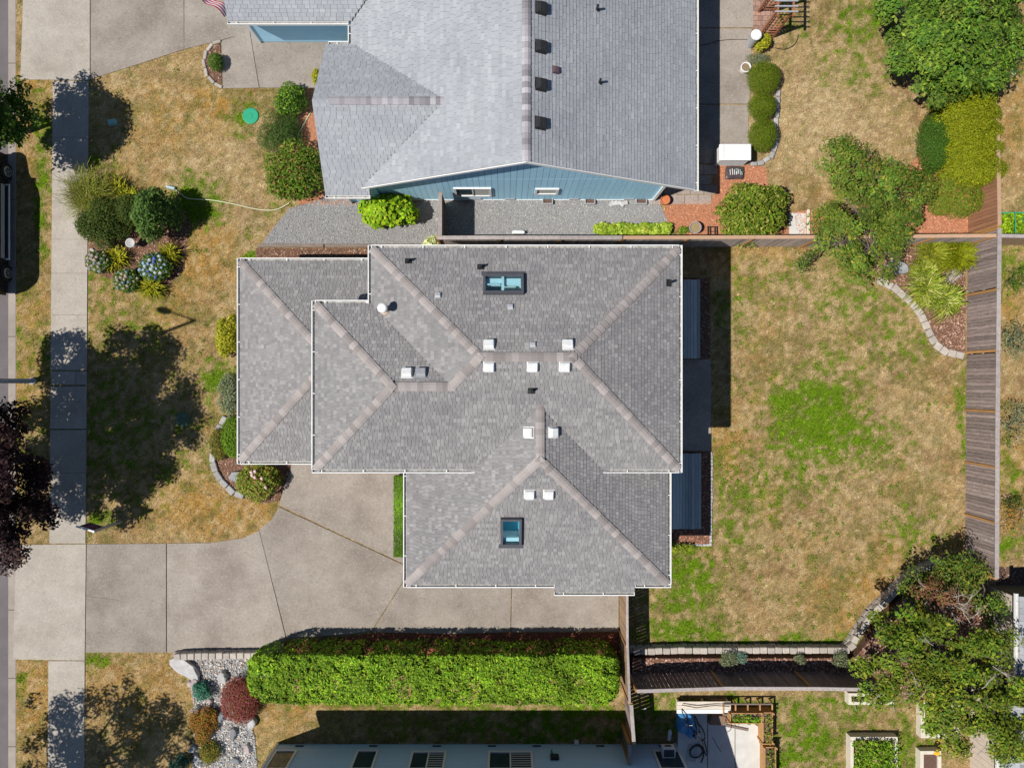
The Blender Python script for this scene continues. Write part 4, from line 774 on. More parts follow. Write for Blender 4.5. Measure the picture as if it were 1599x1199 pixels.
def shrub(name, label, px, py, rx, ry, h, pal, leaf=0.09, dens=520, aspect=0.5, cat='shrub', group=None, lump=0.22, upb=0.5, rnd=0.7, jit=0.16, z0=0.0, flat=0.0, parts=None):
    hc = h*0.55; x, y = W(px, py, z0+hc); q_ = 1.12 if lump >= 0.13 else 1.05; rxm, rym = PM(rx, z0+hc)*q_, PM(ry, z0+hc)*q_; e = E(name, x, y, z0, label, cat, group)
    area = math.pi*rxm*rym+1.6*(rxm+rym)*h; n = int(area*dens*(0.09/leaf)**1.5*1.5)
    if lump < 0.13: P, d = volume_pts((x, y, z0+h*0.5), (rxm, rym, h*0.5), n, 0.42, True, lump, random.randrange(1, 9999))
    else:          # several overlapping lobes of uneven size and height
        k = random.randint(7, 11); ps = []; ds = []
        for q in range(k):
            t = 2*math.pi*(q/k)+random.uniform(-.35, .35); f = random.uniform(0.45, 0.72) if q < k-2 else random.uniform(0, 0.25); lr = random.uniform(0.34, 0.52) if q < k-2 else 0.6; lh = h*random.uniform(0.62, 1.04)*(1-0.25*f)
            if q >= k-2: lh = h*random.uniform(0.9, 1.05)
            p1, d1 = volume_pts((x+rxm*f*math.cos(t), y+rym*f*math.sin(t), z0+lh*0.55), (rxm*lr, rym*lr, lh*0.48), int(n*1.25/k), 0.5, True, 0.25, random.randrange(1, 9999)); ps.append(p1); ds.append(d1)
        P, d = np.concatenate(ps), np.concatenate(ds); n = len(P)
    if flat:   # clipped top
        P[:, 2] = np.minimum(P[:, 2], z0+h*flat+rng.uniform(-.03, .03, n))
    P[:, 2] = np.maximum(P[:, 2], z0+0.03); nn = unit(d*0.6+np.array((0, 0, upb))+rng.normal(0, rnd*0.6, (n, 3)))
    me = npmesh('foliage', leafquads(P, nn, leaf, aspect)-np.array((x, y, z0)), 4, m_leaf, palette(pal, n, jit)); link('foliage', me, e, (x, y, z0))
    st = MB()
    for k in range(5):
        t = random.uniform(0, 6.28); st.tube([(x+0.05*math.cos(t), y+0.05*math.sin(t), z0-0.02), (x+rxm*0.3*math.cos(t), y+rym*0.3*math.sin(t), z0+h*0.45), (x+rxm*0.6*math.cos(t+.3), y+rym*0.6*math.sin(t+.3), z0+h*0.72)], [0.025, 0.018, 0.008], 5)
    st.build('stems', m_bark, e); return e
def tree(name, label, base, lumps, pal, leaf=0.12, dens=95, aspect=0.5, cat='tree', clump=0.42, twigs=0, sub=9.0, upb=0.75, trunk_r=0.13, rnd=0.55, jit=0.17, group=None):
    bx, by = base; e = E(name, bx, by, 0, label, cat, group); Ps = []; Ns = []; Cs = []
    br = MB(); hmin = min(l[2]-l[4]*0.6 for l in lumps); fork = max(0.5, hmin*0.8)
    br.tube([(bx, by, -0.05), (bx+0.03, by-0.02, fork*0.5), (bx, by, fork)], [trunk_r*1.3, trunk_r, trunk_r*0.85], 9); br.build('trunk', m_bark, e); lb = MB()
    for (lx, ly, lz, R_, Rz) in lumps:
        m = Vector((lx, ly, lz)).lerp(Vector((bx, by, fork)), 0.5)+Vector((0, 0, 0.2)); lb.tube([(bx, by, fork-0.1), m, (lx, ly, lz)], [trunk_r*0.6, trunk_r*0.4, trunk_r*0.2], 6)
        k = max(5, int(R_*R_*sub)); D = dirs(k); D[:, 2] = np.where(D[:, 2] < -0.2, -D[:, 2], D[:, 2]); rr = rng.uniform(0.45, 1.0, k)**0.6
        cen = np.array((lx, ly, lz))+D*rr[:, None]*np.array((R_, R_, Rz))
        for c_, dd in zip(cen, D):
            cr = clump*rng.uniform(0.6, 1.35); n = int(dens*(cr/0.42)**2*rng.uniform(0.6, 1.3)); p, d = volume_pts(c_, (cr, cr, cr*0.6), n, 0.9, False); tint = np.exp(rng.normal(0, 0.2))*np.exp(rng.normal(0, 0.05, 3))
            Ps.append(p); Ns.append(unit(d*0.45+dd*0.35+np.array((0, 0, upb))+rng.normal(0, rnd*0.6, (n, 3)))); Cs.append(palette(pal, n, jit)*tint)
            if random.random() < 0.5: lb.tube([(lx, ly, lz-0.1), tuple(c_)], [0.03, 0.012], 4)
        for _ in range(int(twigs*R_)):
            t = random.uniform(0, 6.28); q = Vector((lx+R_*0.5*math.cos(t), ly+R_*0.5*math.sin(t), lz+Rz*0.75)); 
            tw = MB(); v0 = Vector((math.cos(t), math.sin(t), 0.2)); m1 = q+v0*0.3; tw.tube([q-v0*0.15-Vector((0, 0, .1)), q, m1], [0.016, 0.013, 0.009], 5)
            for _k in range(5):
                v = Vector((math.cos(t+random.uniform(-.9, .9)), math.sin(t+random.uniform(-.9, .9)), 0.1)); s0 = q.lerp(m1, random.uniform(.3, 1)); j_ = lambda: Vector((random.uniform(-.05, .05), random.uniform(-.05, .05), random.uniform(0, .05)))
                tw.tube([s0, s0+v*0.16+j_(), s0+v*0.3+j_(), s0+v*0.42+j_()*2], [0.009, 0.007, 0.005, 0.003], 4)
            tw.build('bare_twig', m_twig, e)
    P = np.concatenate(Ps); N_ = np.concatenate(Ns); c = np.clip(np.concatenate(Cs), 0.002, 0.9); P[:, 2] = np.maximum(P[:, 2], 0.15)
    link('crown', npmesh('crown', leafquads(P, N_, leaf, aspect)-np.array((bx, by, 0)), 4, m_leaf, c), e, (bx, by, 0)); lb.build('branches', m_bark, e)
    return e
def LP(L): return [(*W(px, py, h), h, PM(r, h), rz) for px, py, h, r, rz in L]
def grassclump(name, label, px, py, r, h, pal, n=260, wid=0.022, cat='ornamental grass', arch=1.0, z0=0.0, group=None, spread=0.16):
    x, y = W(px, py, z0+h*0.5); R_ = PM(r, z0+h*0.5); e = E(name, x, y, z0, label, cat, group); t = rng.uniform(0, 6.28, n); L = R_*rng.uniform(0.45, 1.15, n); hh = h*rng.uniform(0.6, 1.1, n)
    bxy = rng.normal(0, R_*spread, (n, 2)); dx, dy = np.cos(t), np.sin(t); px_, py_ = -dy, dx; bend = rng.normal(0, 0.25, n)*L
    S = [(0, 0, 1.0), (0.35, 0.75, 1.0), (0.7, 1.0, 0.8), (1.0, 0.85-0.45*arch, 0.12)]; rows = []
    for f, zf, w in S:
        cx = bxy[:, 0]+dx*L*f+px_*bend*f*f; cy = bxy[:, 1]+dy*L*f+py_*bend*f*f; z = hh*zf+0.0; ww = wid*w*rng.uniform(0.8, 1.2, n)
        rows.append((np.stack([cx-px_*ww, cy-py_*ww, z], 1), np.stack([cx+px_*ww, cy+py_*ww, z+0.004], 1)))
    q = [np.stack([rows[i][0], rows[i][1], rows[i+1][1], rows[i+1][0]], 1) for i in range(3)]; V = np.stack(q, 1).reshape(-1, 3)
    link('blades', npmesh('blades', V, 4, m_leaf, np.repeat(palette(pal, n, 0.2), 3, 0)), e, (x, y, z0)); return e
# --- street trees (mostly beyond the left edge; their shade falls on the lawn)
tree('plum_tree', 'dark purple-leaved street tree at the left edge', (-20.9, -3.2), [(-20.9, -3.0, 5.6, 2.4, 1.6), (-20.4, -0.9, 5.2, 1.9, 1.3), (-20.6, -5.0, 4.9, 1.9, 1.3), (-19.1, -2.2, 5.8, 1.6, 1.2), (-19.3, -4.3, 5.0, 1.7, 1.2), (-19.6, -0.2, 5.9, 1.3, 1.0), (-18.4, -3.2, 5.9, 1.3, 1.0), (-22.0, -2.0, 6.0, 1.8, 1.2), (-22.2, -4.6, 5.0, 1.7, 1.2), (-22.3, -0.3, 4.6, 1.5, 1.0), (-22.6, -3.2, 4.0, 1.6, 1.0), (-22.0, -2.2, 4.5, 1.3, .9), (-21.8, -4.6, 4.3, 1.3, .9), (-21.9, -5.9, 4.5, 1.2, .8), (-21.9, -0.7, 4.8, 1.2, .8)]+
  LP([(48, 770, 3.7, 38, 0.8), (20, 720, 3.7, 40, 0.8), (22, 800, 3.6, 40, 0.8), (28, 845, 3.4, 36, 0.7), (10, 660, 3.6, 34, 0.7), (55, 740, 3.3, 26, 0.6), (62, 800, 3.2, 20, 0.5)]), G_PLUM, 0.13, 150, twigs=1.6, sub=14)
tree('street_tree', 'green leafy street tree at the upper left edge', W(46, 205), [(-20.9, 10.4, 3.5, 1.5, 1.0), (-20.2, 11.0, 3.5, 1.1, 0.8), (-20.1, 9.9, 3.2, 1.1, 0.8), (-20.9, 11.7, 3.4, 1.1, 0.8), (-20.7, 9.3, 3.0, 0.9, 0.7), (-20.5, 10.5, 4.2, 1.2, 0.8), (-21.8, 10.6, 3.6, 1.3, 0.9)]+LP([(25, 150, 2.9, 22, 0.5), (30, 190, 2.9, 20, 0.5), (20, 220, 2.7, 22, 0.5)]), G_MID, 0.14, 130, sub=13, trunk_r=0.09)
tree('street_tree', 'sparse street tree whose shade dapples the bottom left corner', (-21.2, -17.8), [(-21.0, -17.6, 5.6, 2.0, 1.3), (-19.8, -16.5, 5.8, 1.7, 1.1), (-18.9, -17.6, 5.9, 1.8, 1.1), (-20.4, -18.9, 5.6, 1.6, 1.1), (-18.6, -16.3, 5.2, 1.2, 0.8), (-22.4, -16.4, 5.4, 1.7, 1.1), (-23.4, -18.2, 5.2, 1.8, 1.1), (-22.9, -15.6, 4.6, 1.2, 0.8), (-20.8, -15.3, 6.2, 1.1, 0.7)], G_MID, 0.14, 70, sub=9, clump=0.46)
# --- back trees
tree('maple_tree', 'big dense green tree in the top right corner', W(1462, 105), LP([(1485, 40, 3.4, 85, 1.1), (1430, 60, 2.9, 55, 0.9), (1545, 50, 3.0, 52, 0.9), (1470, 105, 2.9, 55, 0.9), (1530, 110, 2.8, 48, 0.8), (1425, 15, 2.9, 55, 0.9), (1500, -20, 3.4, 80, 1.0), (1420, 95, 2.4, 32, 0.6), (1468, 148, 2.2, 22, 0.5), (1550, 5, 2.7, 50, 0.8)]), [(5, (0.10, 0.175, 0.022)), (3, (0.065, 0.13, 0.018)), (2, (0.17, 0.24, 0.03)), (1, (0.04, 0.085, 0.015))], 0.16, 130, 0.42, sub=12)
tree('fence_tree', 'multi-lobed green tree spreading across the board fence', W(1330, 335), LP([(1330, 270, 2.7, 48, 0.8), (1385, 300, 2.8, 55, 0.8), (1340, 330, 2.8, 50, 0.8), (1310, 385, 2.4, 40, 0.7), (1360, 390, 2.5, 48, 0.8), (1400, 350, 2.4, 38, 0.7), (1425, 290, 2.2, 26, 0.6), (1290, 345, 2.2, 30, 0.6), (1345, 425, 1.8, 22, 0.5), (1378, 378, 2.2, 24, 0.6), (1312, 250, 2.4, 30, 0.6)]), G_MIXT, 0.105, 170, 0.5, sub=18, clump=0.36, twigs=0.4)
tree('sapling', 'small sparse sapling in front of fence left of the spreading tree', W(1268, 405), LP([(1262, 405, 1.3, 20, 0.4), (1275, 380, 1.6, 15, 0.3), (1250, 412, 1.0, 12, 0.3)]), G_MID, 0.09, 60, sub=14, trunk_r=0.04, clump=0.3)
tree('corner_tree', 'large yellow-green tree filling the bottom right corner', W(1470, 1060), LP([(1400, 1020, 3.2, 45, 0.9), (1460, 1010, 3.4, 55, 1.0), (1520, 1020, 3.2, 48, 0.9), (1380, 1060, 2.8, 38, 0.8), (1440, 1070, 3.2, 52, 0.9), (1510, 1085, 3.2, 55, 0.9), (1560, 1060, 2.8, 40, 0.8), (1480, 1130, 2.8, 42, 0.8), (1540, 1140, 2.6, 40, 0.8), (1585, 1150, 2.6, 36, 0.7), (1370, 985, 2.4, 26, 0.6), (1420, 965, 2.6, 32, 0.7), (1555, 990, 2.6, 24, 0.6), (1598, 1080, 2.6, 25, 0.6)]), [(5, (0.11, 0.165, 0.016)), (3, (0.165, 0.20, 0.018)), (2, (0.06, 0.11, 0.012)), (1, (0.24, 0.22, 0.03))], 0.125, 135, 0.5, sub=12.5, twigs=1.3, trunk_r=0.16)
tree('red_leaf_tree', 'half-bare reddish tree against the right fence end', W(1472, 930), LP([(1465, 932, 2.6, 32, 0.6), (1495, 948, 2.6, 24, 0.5), (1450, 918, 2.3, 20, 0.5), (1500, 965, 2.5, 20, 0.5)]), G_BRED, 0.085, 120, sub=15, twigs=7, trunk_r=0.07, clump=0.34)
tree('fence_end_tree', 'dark green tree beside the lower end of right fence', W(1510, 925), LP([(1500, 905, 1.9, 36, 0.6), (1465, 893, 1.6, 30, 0.5), (1535, 950, 2.0, 30, 0.6), (1530, 900, 1.6, 18, 0.4), (1432, 915, 1.5, 22, 0.4)]), G_MIXT, 0.11, 130, sub=16, trunk_r=0.07)
# --- conifers, clipped bushes
for px, py, rx, ry, h, w_ in [(1503, 158, 44, 26, 2.4, 'uppermost, partly under the big green tree'), (1508, 186, 46, 24, 2.5, 'second from the top'), (1512, 211, 44, 22, 2.4, 'middle one'), (1513, 237, 45, 22, 2.3, 'fourth from the top'), (1520, 267, 44, 25, 2.2, 'lowest, above the speckled shrub')]:
    shrub('golden_conifer', 'olive-gold conifer in merged row, '+w_, px, py, rx, ry, h, G_OLIVE, 0.07, 480, lump=0.1, cat='conifer', group='golden conifers at upper right')
shrub('dark_conifer', 'dark green rounded conifer left of the golden conifer row', 1460, 222, 23, 46, 1.7, [(4, (0.05, 0.115, 0.012)), (3, (0.04, 0.09, 0.01)), (1, (0.08, 0.13, 0.02))], 0.055, 620, lump=0.06)
shrub('dwarf_ball_shrub', 'tiny clipped ball shrub in orange mulch near the dark conifer', 1447, 273, 10, 10, 0.5, G_BOX, 0.045, 650, lump=0.05)
for (px, py, rx, ry, lab) in [(1193, 122, 25, 25, 'largest and uppermost of three clipped round bushes by patio'), (1190, 167, 21, 20, 'middle of three clipped round bushes by the patio'), (1191, 211, 21, 25, 'lowest of three clipped round bushes, beside white storage box')]:
    shrub('clipped_bush', lab, px, py, rx, ry, 1.0, G_BOX, 0.042, 560, lump=0.05, flat=0.92, group='clipped bushes beside the patio', jit=0.13)
shrub('evergreen_shrub', 'speckled green shrub beneath the conifers at fence corner', 1495, 308, 40, 38, 1.5, [(4, (0.10, 0.15, 0.015)), (3, (0.16, 0.19, 0.02)), (1, (0.30, 0.14, 0.05))], 0.075, 560)
shrub('rhododendron', 'large glossy rounded rhododendron above the north fence', 1178, 334, 54, 46, 1.7, G_RHODO, 0.15, 620, 0.38, lump=0.25)
shrub('lime_shrub', 'bright lime-green leafy shrub in gravel by the blue wall', 606, 326, 42, 34, 1.5, G_LIME, 0.19, 560, 0.6, lump=0.4, upb=0.8)
shrub('hosta', 'pale variegated plant at the fence corner beside gravel', 676, 379, 14, 10, 0.5, [(3, (0.62, 0.62, 0.42)), (2, (0.35, 0.42, 0.15))], 0.14, 420, 0.6)
for i in range(7):
    shrub('hosta', ['leftmost', 'second from left', 'third from left', 'middle', 'third from right', 'second from right', 'rightmost'][i]+' yellow-green hosta in the row along north fence', 940+i*16.5, 357+(i % 2)*2, 11, 9, 0.4, [(4, (0.26, 0.36, 0.03)), (3, (0.40, 0.46, 0.08)), (2, (0.14, 0.24, 0.02))], 0.17, 560, 0.6, lump=0.1, group='hostas along the north fence', upb=0.9)
shrub('weed_tuft', 'small green tuft beside the pale pot in mulch', 1068, 360, 9, 7, 0.3, G_BRIGHT, 0.1, 300, 0.3)
# --- front yard
shrub('round_shrub', 'round glossy shrub at corner of the neighbour front walk', 453, 156, 24, 24, 1.1, G_BRIGHT[1:]+G_MID[:2], 0.09, 620, lump=0.15)
shrub('spreading_shrub', 'dark feathery shrub between two rounder shrubs beside blue house', 440, 207, 29, 34, 1.0, [(4, (0.065, 0.125, 0.02)), (3, (0.045, 0.09, 0.018)), (1, (0.14, 0.12, 0.08))], 0.06, 640, 0.3, lump=0.15)
shrub('photinia_bush', 'big red-tinged leafy bush at the left corner of blue house', 466, 273, 46, 44, 1.7, [(4, (0.10, 0.17, 0.015)), (3, (0.07, 0.12, 0.012)), (2, (0.17, 0.22, 0.03)), (1, (0.30, 0.15, 0.06))], 0.125, 620, 0.4, lump=0.25)
shrub('low_plant', 'small yellow plant tucked under the blue house eave', 494, 120, 7, 12, 0.5, G_YEL, 0.08, 420)
shrub('small_round_shrub', 'small round green shrub in the half-round bed', 337, 97, 11, 13, 0.6, G_MID, 0.06, 640, lump=0.1)
shrub('island_shrub', 'dark dense mound shrub next to sidewalk in the corner bed', 163, 346, 39, 38, 1.3, G_DARK, 0.07, 620, lump=0.2)
shrub('island_shrub', 'small dark shrub behind the mound shrub in corner bed', 204, 330, 24, 24, 1.2, G_DARK, 0.07, 560, lump=0.2)
shrub('tall_shrub', 'taller mid-green shrub casting a long shadow in corner bed', 241, 336, 30, 38, 2.3, [(4, (0.07, 0.135, 0.03)), (3, (0.10, 0.17, 0.035)), (2, (0.045, 0.09, 0.02))], 0.11, 600, 0.45, lump=0.35)
grassclump('feather_grass', 'fuzzy olive feather-grass mound overhanging the sidewalk', 140, 306, 38, 0.9, [(4, (0.27, 0.28, 0.04)), (3, (0.19, 0.22, 0.03)), (2, (0.34, 0.30, 0.14))], 1700, 0.006, spread=0.28, arch=0.6)
for px, py, r, lab in [(182, 297, 24, 'yellow grass tuft behind feather grass, left one'), (207, 308, 20, 'yellow grass tuft behind feather grass, right one'), (183, 402, 22, 'yellow grass tuft between two dried tan hydrangeas'), (264, 396, 20, 'yellow grass tuft above the blue hydrangea'), (236, 449, 23, 'yellow grass tuft at the bottom tip of corner bed')]:
    grassclump('golden_grass', lab, px, py, r, 0.5, G_YEL, 190, 0.016, group='golden grass tufts in the corner bed')
def hydrangea(label, px, py, r, fl, n=26):
    e = shrub('hydrangea', label, px, py, r, r*0.85, 0.8, G_MID, 0.1, 500, lump=0.1, group='hydrangeas in the corner bed'); c = wl(e); me = None
    b = MB(); b.blob(0, 0, 0, 0.088, 0.088, 0.065, 9, 6, 0.12, seed=3); mats = [M('hydrangea_petal', f_, tuple(min(.9, q*1.25) for q in f_), 30, bump=0.6, bscale=60) for f_ in fl]; ms = [mesh('flower_head', b.v, b.f, m_) for m_ in mats]
    R_ = PM(r, .5)
    for k in range(n):
        t = k*2.4; rr = math.sqrt((k+0.5)/n)*0.95; link('flower_head', ms[k % len(ms)], e, (c.x+R_*rr*math.cos(t), c.y+R_*0.85*rr*math.sin(t), 0.82-0.35*rr*rr+random.uniform(-.04, .04)), random.uniform(0, 6), [random.uniform(.75, 1.2)]*3)
hydrangea('tan dried hydrangea next to the sidewalk edge', 154, 409, 20, [(0.33, 0.28, 0.21), (0.27, 0.23, 0.185), (0.22, 0.22, 0.23)])
hydrangea('tan dried hydrangea at lower middle of corner bed', 199, 438, 21, [(0.34, 0.28, 0.20), (0.28, 0.235, 0.185), (0.14, 0.21, 0.24)])
hydrangea('pale blue hydrangea at the right of corner bed', 242, 417, 25, [(0.33, 0.38, 0.41), (0.22, 0.30, 0.42), (0.38, 0.41, 0.38), (0.08, 0.13, 0.38)], 34)
shrub('yellow_shrub', 'bright yellow-green shrub against the left house gutter', 356, 527, 19, 29, 1.0, G_YEL, 0.09, 600, lump=0.15)
shrub('silver_shrub', 'grey-green shrub beside the house below the green turf patch', 361, 617, 18, 30, 0.9, G_GREY, 0.07, 600, lump=0.15)
shrub('low_shrub', 'bright green low shrub at the left house corner', 364, 682, 18, 32, 0.7, [(4, (0.10, 0.20, 0.012)), (3, (0.15, 0.24, 0.02)), (1, (0.07, 0.14, 0.01))], 0.07, 620, lump=0.1)
shrub('low_shrub', 'olive-brown low shrub on the edging beside a brighter shrub', 342, 694, 14, 24, 0.5, [(4, (0.13, 0.13, 0.02)), (3, (0.20, 0.15, 0.03)), (2, (0.09, 0.10, 0.02))], 0.06, 620, lump=0.1)
rb = shrub('rose_bush', 'blooming rose bush with pale pink flowers beside the driveway', 404, 752, 32, 30, 1.1, G_ROSE, 0.095, 560, lump=0.3)
b = MB(); b.blob(0, 0, 0, 0.07, 0.07, 0.05, 8, 5, 0.15, seed=5); rme = mesh('rose_flower', b.v, b.f, M('rose_petal', (0.78, 0.58, 0.56), (0.7, 0.42, 0.42), 20)); c = wl(rb)
for k in range(9): link('rose_flower', rme, rb, (c.x+random.uniform(-.55, .5), c.y+random.uniform(-.3, .6), random.uniform(0.92, 1.05)), 0)
# low green hedge strip against the house wall
def hedge(name, label, x0, y0, x1, y1, h, pal, leaf, n, z0=0.0, rag=0.12, upb=0.6, taper=0.0, cat='hedge', aspect=0.45):
    e = E(name, (x0+x1)/2, (y0+y1)/2, z0, label, cat); cx, cy = (x0+x1)/2, (y0+y1)/2
    k = rng.random(n); X = rng.uniform(x0, x1, n); Y = rng.uniform(y0, y1, n); bump = (fbm(X, Y, 1.6, 91)-0.5)*rag*3.2+(fbm(X, Y, 4.5, 95)-0.5)*rag*2.2
    Z = h+bump-np.abs(rng.normal(0, 0.16*h/2, n)); side = k > 0.68; sd = rng.integers(0, 4, n); dep = np.abs(rng.normal(0, 0.1, n)); Z = np.where(side, rng.uniform(0.02, 1.0, n)*(h+bump), Z)
    lump = (fbm(X, Z, 1.8, 97)-0.5)*rag*2.0
    X = np.where(side & (sd == 0), x0+dep+lump, X); X = np.where(side & (sd == 1), x1-dep+lump, X); Y = np.where(side & (sd == 2) , y0+dep+lump, Y); Y = np.where(side & (sd == 3), y1-dep+lump, Y)
    if taper: 
        f = np.clip((X-x0)/taper, 0, 1); f = np.sqrt(1-(1-f)**2); Y = cy+(Y-cy)*(0.35+0.65*f); Z = Z*(0.55+0.45*f)
        f2 = np.clip((x1-X)/(taper*0.6), 0, 1); f2 = np.sqrt(1-(1-f2)**2); Y = cy+(Y-cy)*(0.5+0.5*f2); Z = Z*(0.7+0.3*f2)
    P = np.stack([X, Y, z0+np.maximum(Z, 0.02)], 1); out = np.zeros((n, 3)); out[:, 2] = np.where(side, 0.2, 1); out[:, 0] = np.where(side, (sd == 1)*1.0-(sd == 0), 0); out[:, 1] = np.where(side, (sd == 3)*1.0-(sd == 2), 0)
    nn = unit(out+np.array((0, 0, upb*0.5))+rng.normal(0, 0.42, (n, 3))); cl = palette(pal, n, 0.22)*np.exp((fbm(X, Y, 1.1, 201)-0.5)*1.3)[:, None]
    if rag > 0.1: kp = rng.random(n) > np.clip((fbm(X, Y, 2.6, 211)-0.52)*5, 0, 0.85); P, nn, cl = P[kp], nn[kp], cl[kp]
    link('foliage', npmesh('foliage', leafquads(P, nn, leaf, aspect)-np.array((cx, cy, z0)), 4, m_leaf, np.clip(cl, 0.003, 0.9)), e, (cx, cy, z0)); st = MB()
    L = x1-x0 if x1-x0 > y1-y0 else y1-y0; m = max(2, int(L/0.9))
    for i in range(m):
        f = (i+0.5)/m; q = (x0+(x1-x0)*f, cy) if x1-x0 > y1-y0 else (cx, y0+(y1-y0)*f); st = MB(); st.tube([(q[0], q[1], z0-0.02), (q[0]+.03, q[1], z0+h*0.7)], [0.03, 0.012], 5); st.build('stem', m_bark, e)
    return e
x0, y1 = W(615, 743, .3); x1, y0 = W(634, 869, .3); hedge('low_hedge', 'narrow bright green clipped hedge strip against the house wall', x0, y0, x1, y1, 0.4, [(4, (0.10, 0.21, 0.01)), (3, (0.07, 0.15, 0.008)), (2, (0.15, 0.26, 0.015))], 0.055, 9000, rag=0.02)
hedge('laurel_hedge', 'long thick bright green laurel hedge below the driveway', -10.85, -13.15, 4.75, -11.15, 2.0, [(5, (0.125, 0.24, 0.012)), (3, (0.19, 0.30, 0.018)), (2, (0.07, 0.15, 0.008)), (1.5, (0.27, 0.36, 0.03))], 0.105, 85000, rag=0.15, taper=1.5, upb=0.7)
# --- rock garden plants
shrub('spruce_shrub', 'small teal-blue dwarf spruce in the rock garden', 315, 1080, 14, 15, 0.6, G_TEAL, 0.07, 640, 0.3, lump=0.15)
shrub('barberry_bush', 'crimson barberry mound at the left end of the laurel hedge', 374, 1094, 28, 34, 0.8, G_RED, 0.055, 640, lump=0.12)
shrub('heather_mound', 'orange and green mound in the rock garden, upper one', 319, 1136, 20, 30, 0.6, G_ORNG, 0.055, 620, lump=0.2)
shrub('heather_mound', 'olive-green mound in the rock garden, lower one', 326, 1176, 16, 17, 0.5, [(4, (0.13, 0.15, 0.02)), (3, (0.19, 0.19, 0.03)), (1, (0.32, 0.13, 0.04))], 0.055, 620, lump=0.15)
shrub('spruce_shrub', 'dark teal dwarf shrub at the bottom edge by dappled lawn', 280, 1193, 14, 12, 0.5, [(3, (0.015, 0.07, 0.06)), (2, (0.03, 0.10, 0.09))], 0.07, 600, 0.3)
# --- fence-corner ornamental grasses and backyard bits
OL = [(4, (0.22, 0.25, 0.02)), (3, (0.30, 0.30, 0.04)), (2, (0.16, 0.19, 0.02))]; VG = [(4, (0.36, 0.38, 0.06)), (3, (0.22, 0.28, 0.03)), (1.5, (0.50, 0.48, 0.22)), (3, (0.14, 0.20, 0.02))]
for px, py, r, h, pal, lab in [(1455, 396, 26, 0.8, OL, 'olive grass mound right of the grey boulder'), (1492, 400, 30, 0.9, G_OLIVE, 'dense olive grass mound leaning on the fence corner'), (1440, 425, 20, 0.7, VG, 'green and cream striped grass, upper of the cascade'), (1444, 450, 30, 0.8, VG, 'green and cream striped grass, left of the cascade'), (1474, 468, 30, 0.8, VG, 'green and cream striped grass, right of the cascade')]:
    grassclump('striped_grass', lab, px, py, r, h, pal, 520, 0.016, group='ornamental grasses in the fence corner bed')
for px, py, r, h, pal, lab in [(1138, 1030, 13, 0.5, G_GREY, 'silver plant on the retaining wall bed, larger of a pair'), (1158, 1028, 9, 0.4, [(3, (0.12, 0.22, 0.20)), (2, (0.2, 0.3, 0.26))], 'blue-green plant on retaining wall bed, smaller of a pair'), (1250, 1030, 8, 0.4, G_GREY, 'small grey plant midway along the retaining wall bed'), (1314, 1032, 13, 0.5, G_GREY, 'grey spiky plant near the corner tree on retaining bed')]:
    shrub('silver_plant', lab, px, py, r, r, h, pal, 0.07, 420, 0.25, z0=0.46, group='plants on the retaining wall bed')
grassclump('dark_spiky_plant', 'dark spiky plant at the upper end of the retaining wall', 1470, 905, 32, 0.7, G_DARK, 260, 0.02, z0=0.46)
for px, py, rx, ry, h, pal, lab in [(1588, 438, 14, 20, 1.2, G_MID, 'thin sapling in a bare circle beyond the fence'), (1585, 535, 22, 36, 1.0, G_GREY, 'grey-green airy bush beyond the right fence, upper'), (1588, 665, 24, 36, 1.0, G_GREY, 'grey-green airy bush beyond the right fence, middle'), (1582, 808, 18, 24, 0.8, G_AUT, 'orange-yellow bush beyond the right fence, lowest'), (1583, 788, 14, 12, 1.0, G_DARK, 'dark little shrub above the orange bush beyond fence')]:
    shrub('bush', lab, px, py, rx, ry, h, pal, 0.085, 85, 0.35, lump=0.4, group='bushes beyond the right fence')
shrub('weed_patch', 'leafy yellow-green plants at the lower right house corner', 1060, 856, 22, 9, 0.4, [(4, (0.2, 0.27, 0.02)), (2, (0.32, 0.34, 0.05))], 0.09, 350, 0.4)
shrub('yellow_plant', 'yellow-green plant in pot beside the timber arbour', 1193, 69, 11, 12, 0.7, G_YEL, 0.09, 480)
shrub('grey_herb', 'grey-green herb clump between pot and clipped bush', 1185, 92, 16, 9, 0.4, G_GREY, 0.06, 420, 0.25)
